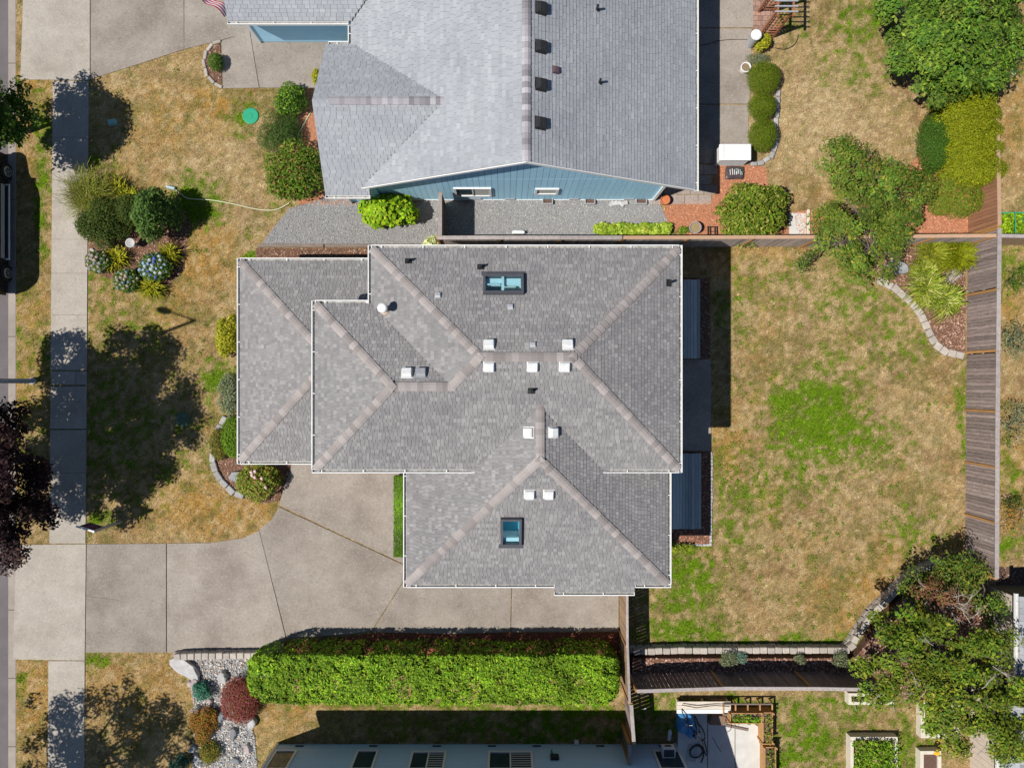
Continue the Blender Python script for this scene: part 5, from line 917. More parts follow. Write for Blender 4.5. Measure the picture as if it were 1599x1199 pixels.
# ---------------------------------------------------------------- rocks
def rock(label, px, py, rx, ry, h, mat, rot=0, flat=0.55, j=0.1, name='boulder', z0=0.0, group=None):
    b = MB(); x, y = W(px, py, h*0.6); b.blob(x, y, z0+h*0.15, PM(rx), PM(ry), h, 16, 10, j, flat, rot); o = b.build(name, mat, None, smooth=False)
    return tag(o, label, 'rock', group)
rock('flat grey boulder under the spreading fence tree', 1403, 417, 16, 12, 0.45, m_rock, -0.2)
rock('pinkish rough boulder among the striped grasses', 1490, 430, 15, 9, 0.45, m_rockp, 0.3, 0.8, 0.2)
rock('flat dark grey boulder beside the rose bush', 371, 745, 16, 8, 0.3, m_rock, -0.25)
rock('large flat pale boulder at the rock garden corner', 286, 1044, 26, 14, 0.5, m_rockw, -0.75, 0.35, 0.14)
for px, py, rx, ry, h, m_, lab in [(301, 1066, 9, 8, .35, m_rockp, 'tan rock just below the large flat boulder'), (347, 1058, 9, 8, .35, m_rockw, 'pale pointed rock amid the cobbles near the barberry'), (305, 1108, 8, 6, .25, m_rockw, 'pale rock between teal spruce and orange mound'), (393, 1129, 7, 9, .3, m_rockw, 'white rounded rock at lower right of the barberry'), (386, 1170, 8, 6, .25, m_rockp, 'purple-grey rock in lower cobbles beside the dry strip'), (344, 1120, 8, 8, .3, m_rockd, 'dark rounded rock left of the barberry in shade'), (364, 1145, 9, 6, .25, m_rockd, 'dark rock centred in the lower cobbles'), (301, 1168, 8, 6, .3, m_rock, 'grey-blue rock at edge of the lower olive mound'), (309, 1185, 7, 9, .3, m_rock, 'grey rock at the bottom edge of rock garden'), (368, 1188, 7, 5, .2, m_rockd, 'small dark rock at bottom of the cobbles'), (327, 1097, 6, 5, .2, m_rockp, 'small tan rock right of the teal spruce')]:
    rock(lab, px, py, rx, ry, h, m_, random.uniform(0, 3), 0.7, 0.12)
rock('small pale stone at sidewalk edge of the corner bed', 144, 391, 5, 3, 0.15, m_rockw, -0.4)
rock('white patch of small stones beside the fence tree', 1434, 328, 6, 4, 0.15, m_rockw, 0.3, 0.8, 0.25)
b = MB(); x, y = W(205, 380, .4); b.lathe(x, y, [(0.10, 0), (0.08, 0.1), (0.06, 0.3), (0.1, 0.40), (0.19, 0.46), (0.21, 0.50), (0.17, 0.48), (0.04, 0.42)], 20); o = tag(b.build('bird_bath', m_rockw, None, smooth=True), 'pale round bird bath in the corner bed mulch', 'bird bath')
# ---------------------------------------------------------------- yard things
def disc(name, label, cat, px, py, r, h, mat, n=28):
    b = MB(); x, y = W(px, py, h); R_ = PM(r, h); b.lathe(x, y, [(R_, -0.02), (R_, h*0.8), (R_*0.93, h), (R_*0.3, h*1.02), (R_*0.27, h*1.25), (0.01, h*1.27)], n); NOGRASS.append([(x+R_*math.cos(t*.5), y+R_*math.sin(t*.5)) for t in range(13)]); return tag(b.build(name, mat), label, cat)
disc('valve_lid', 'round bright green plastic lid set in the dry lawn', 'lid', 391, 181, 12.5, 0.05, m_green)
disc('valve_lid', 'round dark lid in the shaded front lawn', 'lid', 285, 655, 12, 0.03, M('dark_green_lid', (0.07, 0.12, 0.08), (0.11, 0.15, 0.09), 5))
b = MB(); x, y = W(175, 191, .1); b.box(x, y, 0.06, 0.36, 0.26, 0.14, 0.2); b.box(x, y, 0.15, 0.28, 0.18, 0.05, 0.2); tag(b.build('utility_box', m_teal, None, bevel=0.02), 'small teal utility box on the lawn in tree shade', 'utility box')
def hose(name, label, pts, r, mat, z=0.06, cat='hose'):
    P = [Vector((*W(*p), z)) for p in pts]; out = []
    for i in range(len(P)-1):
        p0, p1, p2, p3 = P[max(i-1, 0)], P[i], P[i+1], P[min(i+2, len(P)-1)]
        for t in (0, .25, .5, .75):
            out.append(0.5*((2*p1)+(p2-p0)*t+(2*p0-5*p1+4*p2-p3)*t*t+(3*p1-p0-3*p2+p3)*t**3))
    out.append(P[-1]); b = MB(); b.tube(out, r, 7); return tag(b.build(name, mat, None, smooth=True), label, cat)
hose('garden_hose', 'pale garden hose crossing the front lawn from a sprinkler', [(275, 297), (284, 304), (296, 311), (330, 313), (365, 319), (400, 327), (425, 329), (440, 325), (452, 318)], 0.024, m_hose)
hose('garden_hose', 'short length of yellow hose in mulch by blue house', [(464, 215), (472, 200), (479, 188), (486, 176)], 0.024, m_hose)
hose('power_cable', 'black cable on patio leading to the round bin', [(1088, 73), (1105, 70), (1122, 65), (1145, 63), (1166, 63)], 0.012, m_black, 0.05, 'cable')
hose('irrigation_pipe', 'thin black looped pipe on dry grass below the arbour', [(1246, 55), (1243, 66), (1234, 75), (1222, 78), (1210, 76)], 0.014, m_black, 0.05, 'pipe')
x, y = W(268, 294); b = MB(); b.box(x, y, 0.07, 0.40, 0.15, 0.09, -0.25); so = b.build('lawn_sprinkler', M('sprinkler_grey', (0.22, 0.33, 0.35), (0.28, 0.4, 0.42), 8), None, bevel=0.02); tag(so, 'grey lawn sprinkler at the end of the pale hose', 'sprinkler'); b = MB(); b.box(x, y, 0.13, 0.38, 0.035, 0.03, -0.25); b.build('spray_bar', m_whitev, so)
def pot(name, label, px, py, r, h, mat, soil=True, pale=None):
    x, y = W(px, py, h); R_ = PM(r, h); e = E(name, x, y, 0, label, 'pot'); b = MB(); b.lathe(x, y, [(R_*0.7, 0.0), (R_*0.92, h*0.8), (R_*1.0, h*0.8), (R_*1.0, h), (R_*0.84, h), (R_*0.80, h*0.86)], 22, cap=False); b.build('pot_wall', mat, e, smooth=False); b = MB(); b.lathe(x, y, [(R_*0.8, h*0.78), (R_*0.82, h*0.86), (0.01, h*0.9)], 18); b.build('soil', pale or m_soil, e); return e
pot('planter_pot', 'orange terracotta pot at the blue house corner', 1039, 312, 7.5, 0.4, m_terra, pale=m_terra)
pot('planter_pot', 'pale wide pot of dry plant beside the north fence', 1086, 355, 9.5, 0.4, m_rockp, pale=M('dry_compost', (0.34, 0.25, 0.14), (0.25, 0.2, 0.1), 20))
pot('planter_pot', 'white round pot at the patio edge', 1165, 105, 8, 0.35, m_white, pale=M('dry_soil', (0.26, 0.19, 0.12), (0.2, 0.15, 0.09), 20))
x, y = W(1112, 362); b = MB()
for dx_, dy_, sx_, sy_ in ((0, .2, .44, .03), (0, -.2, .44, .03), (.2, 0, .03, .4), (-.2, 0, .03, .4), (0, 0, .4, .02), (.1, 0, .02, .38), (-.1, 0, .02, .38)): b.box(x+dx_, y+dy_, 0.06, sx_, sy_, 0.08)
tag(b.build('plant_tray', m_black), 'black plastic plant tray lying on orange mulch', 'tray')
# low window boxes / gravel planters along the blue wall
for px, w_, lab in [(855, 16, 'leftmost grey trough planter against the blue wall'), (921, 16, 'middle grey trough planter against the blue wall'), (1001, 17, 'rightmost grey trough planter against the blue wall')]:
    x, y = W(px, 315, 0.1); e = E('trough_planter', x, y, 0, lab, 'planter', 'trough planters along the blue wall'); L = PM(w_); b = MB()
    for q in ((0, .11, L, .03), (0, -.11, L, .03), (L/2-.015, 0, .03, .19), (-L/2+.015, 0, .03, .19)): b.box(x+q[0], y+q[1], 0.1, q[2], q[3], 0.2)
    b.build('trough', m_grey, e); b = MB(); b.box(x, y, 0.07, L-.06, 0.19, 0.12); b.build('soil', m_soil, e)
b = MB(); x, y = W(966, 319, .1)
for k in range(5): b.box(x-0.3+k*0.14, y+random.uniform(-.05, .05), 0.05+0.02*k, 0.26, 0.16, 0.025, random.uniform(-.8, .8))
tag(b.build('scrap_pile', m_rockw), 'small heap of pale broken boards by the blue wall', 'scrap heap')
x, y = W(810, 363, .2); b = MB(); b.prism([(x-.28, y-.06), (x+.26, y-.06), (x+.28, y+.02), (x+.2, y+.07), (x-.2, y+.08), (x-.29, y+.03)], 0.02, 0.28); tag(b.build('white_tub', m_white, None, bevel=0.03), 'white plastic tub on gravel against the north fence', 'tub')
# storage box
x, y = W(1147, 239, .8); e = E('storage_box', x, y, 0, 'white plastic deck storage box at the patio end', 'storage box'); b = MB(); b.box(x, y, 0.42, 1.28, 0.62, 0.80); b.build('body', m_white, e, bevel=0.02); b = MB(); b.box(x, y, 0.875, 1.36, 0.70, 0.10); lid = b.build('lid', m_white, e, bevel=0.03); b = MB(); b.box(x-.5, y, 0.932, 0.02, 0.6, 0.012); b.build('lid_rib', m_rockw, lid)
for k in range(4): b = MB(); b.box(x, y-.312, 0.2+k*.17, 1.2, 0.015, 0.02); b.build('panel_groove', m_grey, e)
# bagged compost (dark bag with printed lettering)
x, y = W(1147, 270, .1); e = E('compost_bag', x, y, 0, 'dark printed bag of compost lying on orange mulch', 'bag'); b = MB(); b.blob(x, y, 0.10, 0.42, 0.30, 0.09, 20, 8, 0.03, None, 0.1); V = []
for i, v in enumerate(b.v): dx_, dy_ = v[0]-x, v[1]-y; m_ = max(abs(dx_)/0.42, abs(dy_)/0.30, 1e-3); rr = math.hypot(dx_/0.42, dy_/0.30); k = rr/m_ if m_ > 0.01 else 1; b.v[i] = (x+dx_*k*0.98, y+dy_*k*0.98, v[2])
bag = b.build('bag_body', M('compost_bag_film', (0.055, 0.04, 0.045), (0.09, 0.07, 0.07), 8, rough=0.35), e, smooth=True)
for (u0, v0, sx_, sy_, m_) in [(-.22, .0, .05, .3, m_white), (-.12, .02, .05, .34, m_white), (-.03, .0, .05, .28, m_white), (.06, -.03, .06, .2, m_white), (.13, .03, .05, .26, m_white), (.22, 0, .07, .3, m_teal), (.29, -.05, .03, .2, m_white), (.05, .13, .12, .05, m_teal)]:
    b = MB(); b.box(x+u0, y+v0, 0.193, sx_*0.5, sy_*0.8, 0.006, 0.1); b.build('printed_lettering', m_, e)
# round bin with white lid
x, y = W(1173, 66, .2); e = E('round_bin', x, y, 0, 'grey cylindrical bin with white lid beside the patio', 'bin'); b = MB(); b.lathe(x, y, [(0.17, 0.0), (0.20, 0.05), (0.21, 0.8)], 24); b.build('bin_body', m_grey, e); b = MB(); b.lathe(x, y, [(0.225, 0.78), (0.23, 0.84), (0.18, 0.88), (0.02, 0.89)], 24); lid = b.build('lid', m_white, e); b = MB(); b.lathe(x, y, [(0.02, 0.88), (0.02, 0.92)], 10); b.build('lid_knob', m_white, lid)
# ball on the far grass
x, y = W(1585, 113, .15); b = MB(); b.blob(x, y, 0.15, 0.14, 0.14, 0.14, 16, 12, 0.0); cols = [((0.75, 0.75, 0.75) if ((i % 16)//4) % 2 == 0 else ((0.05, 0.1, 0.5) if (i % 16)//4 == 1 else (0.55, 0.05, 0.08))) for i in range(len(b.f))]; b.c = cols; tag(b.build('play_ball', m_bag, None, colour=True, smooth=True), 'white, blue and red ball on grass at the right edge', 'ball')
# arbour
x, y = W(1196, 58); e = E('garden_arbour', x+.3, y+.5, 0, 'red-stained lattice arbour over a brick path at the top edge', 'arbour'); xa, xb = W(1184, 58)[0], W(1207, 58)[0]; yA, yB = 15.25, 16.35
for yy in (yA, yB):
    for xx in (xa, xb): b = MB(); b.box(xx, yy, 1.05, 0.09, 0.09, 2.1); b.build('post', m_redwood, e)
    for k in range(9): b = MB(); b.box((xa+xb)/2, yy, 0.22+k*0.2, xb-xa-.1, 0.03, 0.03); b.build('lattice_slat', m_redwood, e)
    for k in range(3): b = MB(); b.box(xa+(k+1)*(xb-xa)/4, yy+.034, 1.05, 0.03, 0.03, 1.8); b.build('lattice_slat', m_redwood, e)
for xx in (xa, xb): b = MB(); b.box(xx, (yA+yB)/2, 2.15, 0.06, yB-yA+.5, 0.10); b.build('top_beam', m_redwood, e)
for k in range(7): b = MB(); b.box((xa+xb)/2, yA-.1+k*(yB-yA+.2)/6, 2.225, xb-xa+.3, 0.05, 0.05); b.build('top_slat', m_grey, e)
# neighbour plant frame beyond the fence
x, y = W(1576, 352, .5); e = E('vegetable_frame', x, y, 0, 'green-framed vegetable bed beyond the fence corner', 'garden bed')
for (cx, cy, sx_, sy_) in ((0, -.52, 1.5, .05), (0, .52, 1.5, .05), (-.75, 0, .05, 1.0), (.75, 0, .05, 1.0)): b = MB(); b.box(x+cx, y+cy, 0.3, sx_, sy_, 0.6); b.build('side_panel', m_green, e)
for k in range(3): b = MB(); b.box(x-.7+k*.7, y, 0.85, 0.03, 1.0, 0.03); b.build('hoop_bar', m_green, e)
n = 900; P = np.stack([rng.uniform(-.7, .7, n), rng.uniform(-.48, .48, n), rng.uniform(.3, .75, n)], 1); link('leafy_crop', npmesh('leafy_crop', leafquads(P, unit(rng.normal(0, .6, (n, 3))+np.array((0, 0, 1))), 0.12, 0.5), 4, m_leaf, palette(G_LIME, n)), e, (x, y, 0))
# ---------------------------------------------------------------- street things
# lamp: pole base in the verge, top beyond the left edge
x, y = W(52, 595); hh = 10.9; e = E('street_lamp', x, y, 0, 'tall grey street lamp pole rising from the verge', 'street lamp'); b = MB(); b.lathe(x, y, [(0.16, -0.05), (0.16, 0.12), (0.11, 0.16)], 14); b.build('base_flange', m_pole, e); b = MB(); b.tube([(x, y, 0.1), (x, y, hh*0.5), (x, y, hh)], [0.105, 0.085, 0.06], 14); b.build('pole', m_pole, e, smooth=True)
b = MB(); b.tube([(x, y, hh-.05), (x-.5, y+.1, hh+.12), (x-1.2, y+.3, hh+.2)], [0.045, 0.04, 0.035], 8); arm = b.build('arm', m_pole, e, smooth=True); b = MB(); b.blob(x-1.5, y+.38, hh+.18, 0.36, 0.16, 0.09, 14, 8, 0.0, None, -0.2); b.build('lamp_head', m_pole, arm, smooth=True)
# yard sign: post, hanging panel
x, y = W(190, 814); hp_ = 2.08; e = E('yard_sign', x, y, 0, 'grey sign post with a dark hanging panel beside the sidewalk', 'sign'); b = MB(); b.box(x, y, hp_/2, 0.10, 0.10, hp_); b.build('post', m_pole, e, bevel=0.01)
ax_, ay_ = -0.96, 0.28; b = MB(); b.box(x+ax_*0.36, y+ay_*0.36, hp_-.05, 0.78, 0.06, 0.06, math.atan2(ay_, ax_)); b.build('arm', m_white, e); an = math.atan2(ay_, ax_)
b = MB(); b.box(x+ax_*0.38, y+ay_*0.38, hp_-.50, 0.62, 0.025, 0.72, an); pn = b.build('panel', m_white, e); nx_, ny_ = 0.28, 0.96
b = MB(); b.box(x+ax_*0.38+nx_*.015, y+ay_*0.38+ny_*.015, hp_-.50, 0.57, 0.012, 0.67, an); b.build('panel_face', M('sign_face', (0.03, 0.02, 0.04), (0.05, 0.03, 0.06), 6), pn)
for k in range(4): b = MB(); b.box(x+ax_*0.38+nx_*.023, y+ay_*0.38+ny_*.023, hp_-.30-k*.13, 0.36-.05*(k % 2), 0.005, 0.045, an); b.build('lettering', M('sign_print', (0.35, 0.12, 0.22)), pn)
# flag on a short pole at the neighbour garage
x, y = W(300, -14, 2.6); e = E('flag', x, y, 2.0, 'red, white and blue flag hanging from the garage corner', 'flag'); nu, nv = 26, 7; o0 = Vector((x, y, 2.75)); U = Vector((1.12, -0.86, -0.45)); Vv = Vector((0.26, 0.30, -0.30))
def fp(i, j): u = i/nu; v = j/nv; return o0+U*u+Vv*v+Vector((0.05*math.sin(u*9+v*2), 0.07*math.cos(u*8), 0.05*math.sin(u*11)))
b = MB()
for i in range(nu):
    for j in range(nv):
        c_ = (0.02, 0.05, 0.22) if (i < 9 and j < 5) else ((0.62, 0.03, 0.09) if j % 2 == 0 else (0.82, 0.80, 0.80)); b.add([fp(i, j), fp(i+1, j), fp(i+1, j+1), fp(i, j+1)], [(0, 1, 2, 3)], c_)
for i in range(5):
    for j in range(3): q = fp(1.0+i*1.7, 0.7+j*1.6)+Vector((0.004, -0.004, 0.012)); b.add([q+Vector((.022, 0, 0)), q+Vector((0, .022, .0)), q-Vector((.022, 0, 0)), q-Vector((0, .022, 0))], [(0, 1, 2, 3)], (0.8, 0.8, 0.82))
b.build('cloth', m_bag, e, colour=True); b = MB(); b.tube([o0+Vector((-.05, .05, .1)), Vector((-10.8, 15.6, 1.9))], 0.018, 8); b.build('flag_pole', m_white, e)
# parked van at the kerb
X1 = -21.72; YF, YR = 9.95, 3.9; e = E('parked_van', X1-1, (YF+YR)/2, -0.12, 'black full-size van parked at the kerb on the left edge', 'van'); zb = -0.12
prof = [(YR, .45), (YR-.02, 1.2), (YR+.12, 2.05), (YR+.35, 2.2), (YF-2.3, 2.25), (YF-1.9, 2.15), (YF-1.05, 1.35), (YF-.2, 1.1), (YF, .85), (YF, .4)]
wy = [W(0, 427, .2)[1], W(0, 269, .2)[1]]; b = MB(); V = []
n = len(prof)
for xx, tuck in ((X1-2.0, 0), (X1-2.0, 1), (X1, 1), (X1, 0)):
    pass
half = [(X1-2.0, 0.0), (X1-1.9, 0.08), (X1-.1, 0.08), (X1, 0.0)]
for xx, tk in half:
    for yy, zz in prof: V.append((xx+(0.14 if zz > 1.3 else 0)*(1 if xx < X1-1 else -1)*(min(1, (zz-1.3)/.8) if zz > 1.3 else 0), yy+(tk if yy < 6 else -tk)*0, zb+zz+(0.03 if tk else 0)*(1 if zz > 1 else 0)))
Fc = []
for s_ in range(3):
    for i in range(n): j = (i+1) % n; Fc.append((s_*n+i, s_*n+j, (s_+1)*n+j, (s_+1)*n+i))
Fc += [tuple(range(n)), tuple(range(4*n-1, 3*n-1, -1))]; b.add(V, Fc); body = b.build('body', m_vanb, e, bevel=0.04)
for yy in wy:
    for xx in (X1-.10, X1-1.9):
        wv = MB(); 
        def wheel(r0, w_, mat, nm, par, xo=0):
            m_ = MB(); V = []; k = 22
            for sgn in (-1, 1):
                for rr in (r0*0.92, r0):
                    pass
            ring = [(xx-w_/2, r0*.9), (xx-w_/2+.02, r0), (xx+w_/2-.02, r0), (xx+w_/2, r0*.9)]
            for x_, r_ in ring:
                for q in range(k): t = 2*math.pi*q/k; V.append((x_+xo, yy+r_*math.cos(t), zb+0.37+r_*math.sin(t)))
            Fc = [(a_*k+q, a_*k+(q+1) % k, (a_+1)*k+(q+1) % k, (a_+1)*k+q) for a_ in range(3) for q in range(k)]+[tuple(range(k)), tuple(range(4*k-1, 3*k-1, -1))]; m_.add(V, Fc); return m_.build(nm, mat, par)
        ty = wheel(0.37, 0.24, m_tyre, 'wheel', e, 0.03 if xx > X1-1 else -0.03); rim = wheel(0.235, 0.26, m_alloy, 'rim', ty, 0.035 if xx > X1-1 else -0.035)
        if xx > X1-1:
            for q in range(6):
                t = q*math.pi/3; m_ = MB(); c_ = (xx+.175, yy+.12*math.cos(t+.5), zb+.37+.12*math.sin(t+.5)); m_.box(*c_, 0.012, 0.07, 0.07); m_.build('rim_opening', m_black, ty)
for sx_, xx in ((1, X1+.07), (-1, X1-2.07)):
    m_ = MB(); m_.box(xx, (wy[0]+wy[1])/2, zb+.44, 0.22, 3.3, 0.05); rbd = m_.build('running_board', m_white, e, bevel=0.01); m_ = MB(); m_.box(xx-sx_*.01, (wy[0]+wy[1])/2, zb+.468, 0.13, 3.15, 0.012); m_.build('tread_strip', m_black, rbd)
    m_ = MB(); m_.box(xx-sx_*.075, (wy[0]+wy[1])/2, zb+.62, 0.03, 3.2, 0.22); m_.build('rocker_panel', m_grey, e)
    m_ = MB(); m_.box(xx-sx_*.12, (wy[0]+wy[1])/2-.2, zb+1.6, 0.03, 3.6, 0.5); m_.build('side_window', m_glass, e)
m_ = MB(); m_.box(X1-1, YF-1.4, zb+1.78, 1.5, 0.05, 0.72); m_.build('windscreen', m_glass, e)
for xx in (X1-.25, X1-1.75): m_ = MB(); m_.box(xx, YF+.01, zb+.85, 0.3, 0.06, 0.16); m_.build('headlight', m_white, e)
for xx in (X1-.18, X1-1.82): m_ = MB(); m_.box(xx, YR-.02, zb+1.1, 0.12, 0.05, 0.5); m_.build('tail_light', M('tail_lamp', (0.35, 0.02, 0.02)), e)
# ---------------------------------------------------------------- bottom yard: beds, planters, clutter
def raised(label, px0, py0, px1, py1, h, mat, crop=None, cropn=700, soil=True, t=0.05, mesh_wire=False, croph=0.35):
    x0, y1 = W(px0, py0, h); x1, y0 = W(px1, py1, h); e = E('raised_bed', (x0+x1)/2, (y0+y1)/2, 0, label, 'raised bed', 'raised garden beds'); NOGRASS.append([(x0, y0), (x1, y0), (x1, y1), (x0, y1)])
    for cx, cy, sx_, sy_ in (((x0+x1)/2, y0+t/2, x1-x0, t), ((x0+x1)/2, y1-t/2, x1-x0, t), (x0+t/2, (y0+y1)/2, t, y1-y0-2*t-.002), (x1-t/2, (y0+y1)/2, t, y1-y0-2*t-.002)): b = MB(); b.box(cx, cy, h/2, sx_, sy_, h); b.build('side_board', mat, e)
    b = MB(); b.box((x0+x1)/2, (y0+y1)/2, h*0.4, x1-x0-2*t-.01, y1-y0-2*t-.01, h*0.8); b.build('soil', m_soil, e)
    if crop:
        P = np.stack([rng.uniform(x0+.08, x1-.08, cropn), rng.uniform(y0+.08, y1-.08, cropn), h*.8+rng.uniform(0.03, croph, cropn)], 1); link('crop', npmesh('crop', leafquads(P, unit(rng.normal(0, .6, (cropn, 3))+np.array((0, 0, 1))), 0.12, 0.5), 4, m_leaf, palette(crop, cropn)), e)
        e.children[-1].location = -wl(e); e.children[-1]['kind'] = 'stuff'
    return e
e = raised('raised bed of dark soil tight against the south fence', 1325, 1082, 1396, 1100, 0.35, m_cream, G_BRIGHT, 110, t=0.13)
for k in range(3): x, y = W(1335+k*30, 1100, .35); b = MB(); b.tube([(x, y-.02, .3), (x+.25, y-.42, .02)], 0.012, 5); b.build('wire_prop', m_grey, e)
raised('cream raised bed overflowing with green leaves at bottom edge', 1328, 1150, 1402, 1260, 0.4, m_cream, G_BRIGHT, 2600, t=0.14, croph=0.5)
raised('cream raised bed partly under the corner tree', 1438, 1082, 1500, 1152, 0.35, m_cream, G_MID, 160, t=0.18)
e = raised('cream raised bed with one yellow flower at bottom edge', 1437, 1172, 1470, 1260, 0.35, m_cream, None, t=0.15)
b = MB(); x, y = W(1464, 1176, .6)
for k in range(14): t = k*2.4; b.blob(x+.1*math.cos(t)*(k/14), y+.1*math.sin(t)*(k/14), .55+.02*math.sin(k), .06, .06, .03, 7, 4, .1)
b.build('yellow_flower', M('yellow_petal', (0.75, 0.42, 0.02)), e); b = MB(); b.tube([(x, y, .3), (x, y, .55)], .012, 5); b.build('flower_stem', m_green, e)
# white bench-like slab shelf and timber planters round the patio
x0, y1 = W(1056, 1093, .3); x1, y0 = W(1140, 1112, .3); e = E('white_planter_bench', (x0+x1)/2, (y0+y1)/2, 0, 'long white boarded planter bench along the patio top', 'bench')
for k in range(3): b = MB(); b.box((x0+x1)/2, y0+(k+.5)*(y1-y0)/3, .38, x1-x0, (y1-y0)/3-.012, .04); b.build('board', m_white if k == 0 else m_cream, e)
for xx in (x0+.1, (x0+x1)/2, x1-.1): b = MB(); b.box(xx, (y0+y1)/2, .18, .08, y1-y0-.08, .355); b.build('leg', m_cream, e)
b = MB(); b.tube([(x0+.2, y1-.1, .5), (x0+.8, y1-.2, .55), (x0+1.6, y1-.12, .5), (x1-.1, y1-.15, .55)], .02, 6); b.build('loose_branch', m_bark, e)
def planter(label, px0, py0, px1, py1, h, crop, n):
    x0, y1 = W(px0, py0, h); x1, y0 = W(px1, py1, h); e = E('timber_planter', (x0+x1)/2, (y0+y1)/2, 0, label, 'planter', 'timber planters on the rear patio'); NOGRASS.append([(x0, y0), (x1, y0), (x1, y1), (x0, y1)]); t = .04
    for lv in range(3):
        z = h*(lv+.5)/3
        for cx, cy, sx_, sy_ in (((x0+x1)/2, y0+t/2, x1-x0, t), ((x0+x1)/2, y1-t/2, x1-x0, t), (x0+t/2, (y0+y1)/2, t, y1-y0-2*t-.002), (x1-t/2, (y0+y1)/2, t, y1-y0-2*t-.002)): b = MB(); b.box(cx, cy, z, sx_, sy_, h/3-.008); b.build('board', m_cedar, e)
    for cx in (x0-.021, x1+.021):
        for cy in (y0+.05, y1-.05): b = MB(); b.box(cx, cy, h*.55, .04, .08, h*1.1); b.build('corner_post', m_cedar, e)
    b = MB(); b.box((x0+x1)/2, (y0+y1)/2, h*.4, x1-x0-2*t-.01, y1-y0-2*t-.01, h*.8); b.build('soil', m_soil, e)
    P = np.stack([rng.uniform(x0+.08, x1-.08, n), rng.uniform(y0+.08, y1-.08, n), h*.8+rng.uniform(0.03, .35, n)], 1); o = link('plants', npmesh('plants', leafquads(P, unit(rng.normal(0, .6, (n, 3))+np.array((0, 0, 1))), 0.11, 0.4), 4, m_leaf, palette(crop, n)), e); o.location = -wl(e); o['kind'] = 'stuff'
planter('timber planter with trellis and green plants at patio top', 1140, 1113, 1190, 1130, .6, G_BRIGHT, 220); planter('tall narrow timber planter at the patio right side, upper', 1191, 1112, 1207, 1162, .6, G_ROSE, 120); planter('tall narrow timber planter at the patio right side, lower', 1194, 1166, 1212, 1260, .6, G_RHODO, 320)
# open timber frame behind the planter
e = E('timber_trellis_frame', *W(1165, 1108), 0, 'low open timber frame behind the patio planter', 'frame')
xa, ya = W(1128, 1098, .3); xb, yb = W(1204, 1098, .3)
for k in range(5): b = MB(); b.box(xa+(xb-xa)*k/4, ya-.18, .42, .05, .52, .06); b.build('cross_bar', m_cedar, e); b = MB(); b.box(xa+(xb-xa)*k/4, ya+.06, .2, .06, .06, .4); b.build('leg', m_cedar, e)
for yy in (ya+.06, ya-.4): b = MB(); b.box((xa+xb)/2, yy, .475, xb-xa, .06, .04); b.build('rail', m_timber, e)
# bicycles
def bicycle(label, px, py, ang, mat, lean=0.35):
    x, y = W(px, py, .4); e = E('bicycle', x, y, 0, label, 'bicycle', 'bicycles on the rear patio'); ca, sa = math.cos(ang), math.sin(ang); ln, lz = math.sin(lean), math.cos(lean)
    def T(u, z): return Vector((x+u*ca-z*ln*sa, y+u*sa+z*ln*ca, .04+z*lz))
    R_ = .32
    for u in (-.52, .52):
        b = MB(); pts = [T(u+R_*math.cos(t*math.pi/10), R_+R_*math.sin(t*math.pi/10)) for t in range(21)]; b.tube(pts, .022, 6); wv = b.build('wheel', m_tyre, e); b = MB()
        for t in range(8): b.tube([T(u, R_), T(u+R_*math.cos(t*math.pi/4), R_+R_*math.sin(t*math.pi/4))], .004, 3)
        b.build('spokes', m_grey, wv)
    b = MB(); bb, st, hd = T(-.08, .3), T(-.2, .78), T(.36, .80)
    for p, q in ((bb, st), (bb, hd), (T(-.18, .72), T(.34, .74)), (T(-.52, R_), bb), (T(-.52, R_), T(-.18, .72)), (T(.52, R_), hd)): b.tube([p, q], .018, 7)
    b.build('frame', mat, e); b = MB(); b.tube([T(-.21, .78), T(-.22, .86)], .014, 6); c_ = T(-.22, .88); b.blob(c_.x, c_.y, c_.z, .13, .07, .035, 10, 6, 0, None, ang); b.build('saddle', m_black, e)
    b = MB(); h0 = T(.36, .92); n_ = Vector((-sa*lz, ca*lz, -ln)); b.tube([hd, h0], .014, 6); b.tube([h0-n_*.28+Vector((-.06*ca, -.06*sa, 0)), h0, h0+n_*.28+Vector((-.06*ca, -.06*sa, 0))], .013, 6); b.build('handlebar', m_grey, e); b = MB(); b.tube([T(-.08, .14), T(-.08, .46)], .012, 5); b.build('pedal_crank', m_grey, e)
bicycle('dark bicycle leaning over the blue tarp on patio', 1088, 1126, 2.2, m_black, 0.5); bicycle('silver-framed bicycle beside the blue tarp on patio', 1098, 1148, 1.9, m_grey, 0.3)
x, y = W(1074, 1133, .4); b = MB(); b.blob(x, y, .2, .42, .58, .42, 22, 12, 0.11, None, .3, seed=12); b.v = [(v[0], v[1], max(v[2], .045)) for v in b.v]; tag(b.build('blue_tarp', m_tarp), 'crumpled bright blue tarp heaped on the rear patio', 'tarp')
x, y = W(1081, 1176, .1); b = MB(); b.box(x, y, .06, .42, .72, .03, -.15); tag(b.build('white_board', m_rockw), 'pale board lying on patio by the bicycle wheel', 'board')
hose('black_hose', 'black hose coiled on the pale board on the patio', [(1076, 1170), (1082, 1163), (1092, 1163), (1096, 1172), (1088, 1180), (1078, 1178), (1078, 1168), (1090, 1160), (1098, 1172), (1094, 1188)], .028, m_black, .1)
x, y = W(1112, 1150); b = MB(); b.tube([(x, y, 0), (x, y, 1.15), (x-.02, y+.05, 1.3), (x-.02, y+.22, 1.38), (x, y+.34, 1.25)], .014, 7); tag(b.build('shepherd_hook', m_black), 'thin black shepherd hook standing on the patio', 'hook')
x, y = W(1151, 1136, .1); b = MB(); b.box(x, y, .07, 1.0, .1, .05, -.2); tag(b.build('loose_plank', m_timber), 'loose grey plank on the pale patio slab', 'plank')
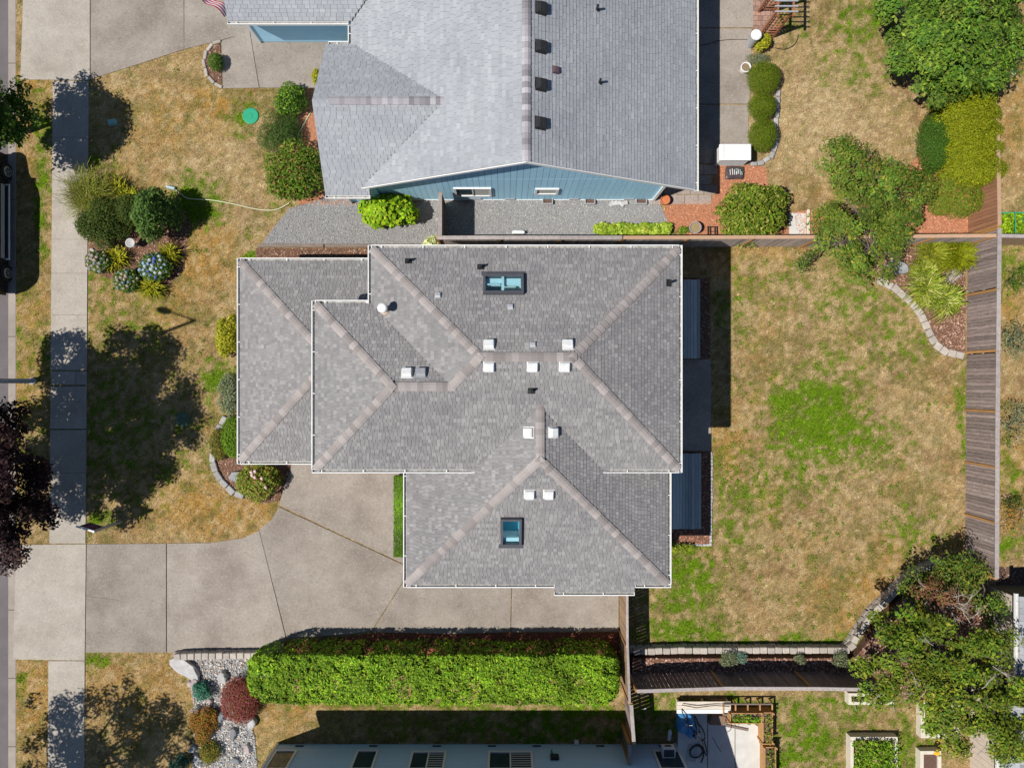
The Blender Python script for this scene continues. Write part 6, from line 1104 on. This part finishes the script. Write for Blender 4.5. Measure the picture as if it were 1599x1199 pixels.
x, y = W(1118, 1121, .1); b = MB(); b.prism([(x-.35, y-.2), (x+.35, y-.22), (x+.38, y+.18), (x-.2, y+.22)], .03, .3); tag(b.build('cardboard_box', M('brown_cardboard', (0.24, 0.16, 0.11), (0.2, 0.13, 0.09), 6), None, bevel=.02), 'brown box under the trellis on the patio corner', 'box')
b = MB(); x, y = W(1045, 1146, .05); b.prism([(x-.08, y-.3), (x+.06, y-.26), (x+.12, y+.1), (x+.06, y+.24), (x-.05, y+.14)], .01, .06); tag(b.build('white_sack', m_white, None, bevel=.015), 'white crumpled sack on shaded grass by grey house', 'sack')
b = MB(); x, y = W(1007, 1106, .03); b.box(x, y, .03, .12, .08, .04, .6); tag(b.build('white_scrap', m_white), 'tiny white scrap on shaded grass near the fence', 'scrap')
b = MB(); x, y = W(900, 1158, .1); b.box(x, y, .1, .18, .12, .2); tag(b.build('drain_outlet', m_white, None, bevel=.01), 'small white drain outlet at foot of the grey wall', 'drain outlet')
# ---------------------------------------------------------------- grass blades over the lawn (uncountable)
NB = 420000
X = rng.uniform(XL+0.02, 23.5, NB); Y = rng.uniform(-17.5, 17.5, NB)
keep = np.ones(NB, bool)
for pl in NOGRASS:
    A = np.array(pl); lo, hi = A.min(0), A.max(0); inb = (X > lo[0]) & (X < hi[0]) & (Y > lo[1]) & (Y < hi[1])
    if inb.any(): ii = np.where(inb)[0]; keep[ii[pip(X[ii], Y[ii], pl)]] = False
X, Y = X[keep], Y[keep]; n = len(X); col = lawn_col(X, Y); gr = np.clip((col[:, 1]/col[:, 0]-0.75)*2.2, 0, 1)
L = rng.uniform(0.04, 0.10, n)*(1+0.5*gr); w = rng.uniform(0.008, 0.019, n)*(1+0.4*gr); t = rng.uniform(0, 6.28, n); up = rng.uniform(0.25, 0.85, n)
dx, dy = np.cos(t), np.sin(t); base = np.stack([X, Y, np.zeros(n)], 1); d = np.stack([dx*(1-up*0.5), dy*(1-up*0.5), up*0.7], 1)*L[:, None]; s_ = np.stack([-dy, dx, np.zeros(n)], 1)*w[:, None]
V = np.stack([base-s_, base+s_, base+d], 1).reshape(-1, 3); col = col*np.exp(rng.normal(0.04, 0.34, (n, 1)))
o = link('grass', npmesh('grass', V, 3, m_blade, np.clip(col, 0.01, 0.9))); o['kind'] = 'stuff'; tag(o, 'short dry grass blades over the lawns', 'grass')
# small weed rosettes
nw = 300; X = rng.uniform(8.8, 20, nw); Y = rng.uniform(-11.2, 5.2, nw); X = np.concatenate([X, rng.uniform(-19, -10.5, 50)]); Y = np.concatenate([Y, rng.uniform(-6, 14, 50)]); keep = fbm(X, Y, 0.35, 77) > 0.46
for pl in NOGRASS: keep &= ~pip(X, Y, pl)
X, Y = X[keep], Y[keep]; P = []; k = 22
for x, y in zip(X, Y):
    r = rng.uniform(0.05, 0.17); q = rng.normal(0, r*0.6, (k, 2)); P.append(np.stack([x+q[:, 0], y+q[:, 1], rng.uniform(0.02, 0.06, k)], 1))
P = np.concatenate(P); n = len(P); o = link('weeds', npmesh('weeds', leafquads(P, unit(rng.normal(0, .5, (n, 3))+np.array((0, 0, 1))), 0.07, 0.45), 4, m_leaf, palette([(4, (0.15, 0.22, 0.02)), (3, (0.20, 0.26, 0.03)), (2, (0.10, 0.16, 0.02))], n))); o['kind'] = 'stuff'; tag(o, 'scattered green weed tufts in the dry lawns', 'weeds')
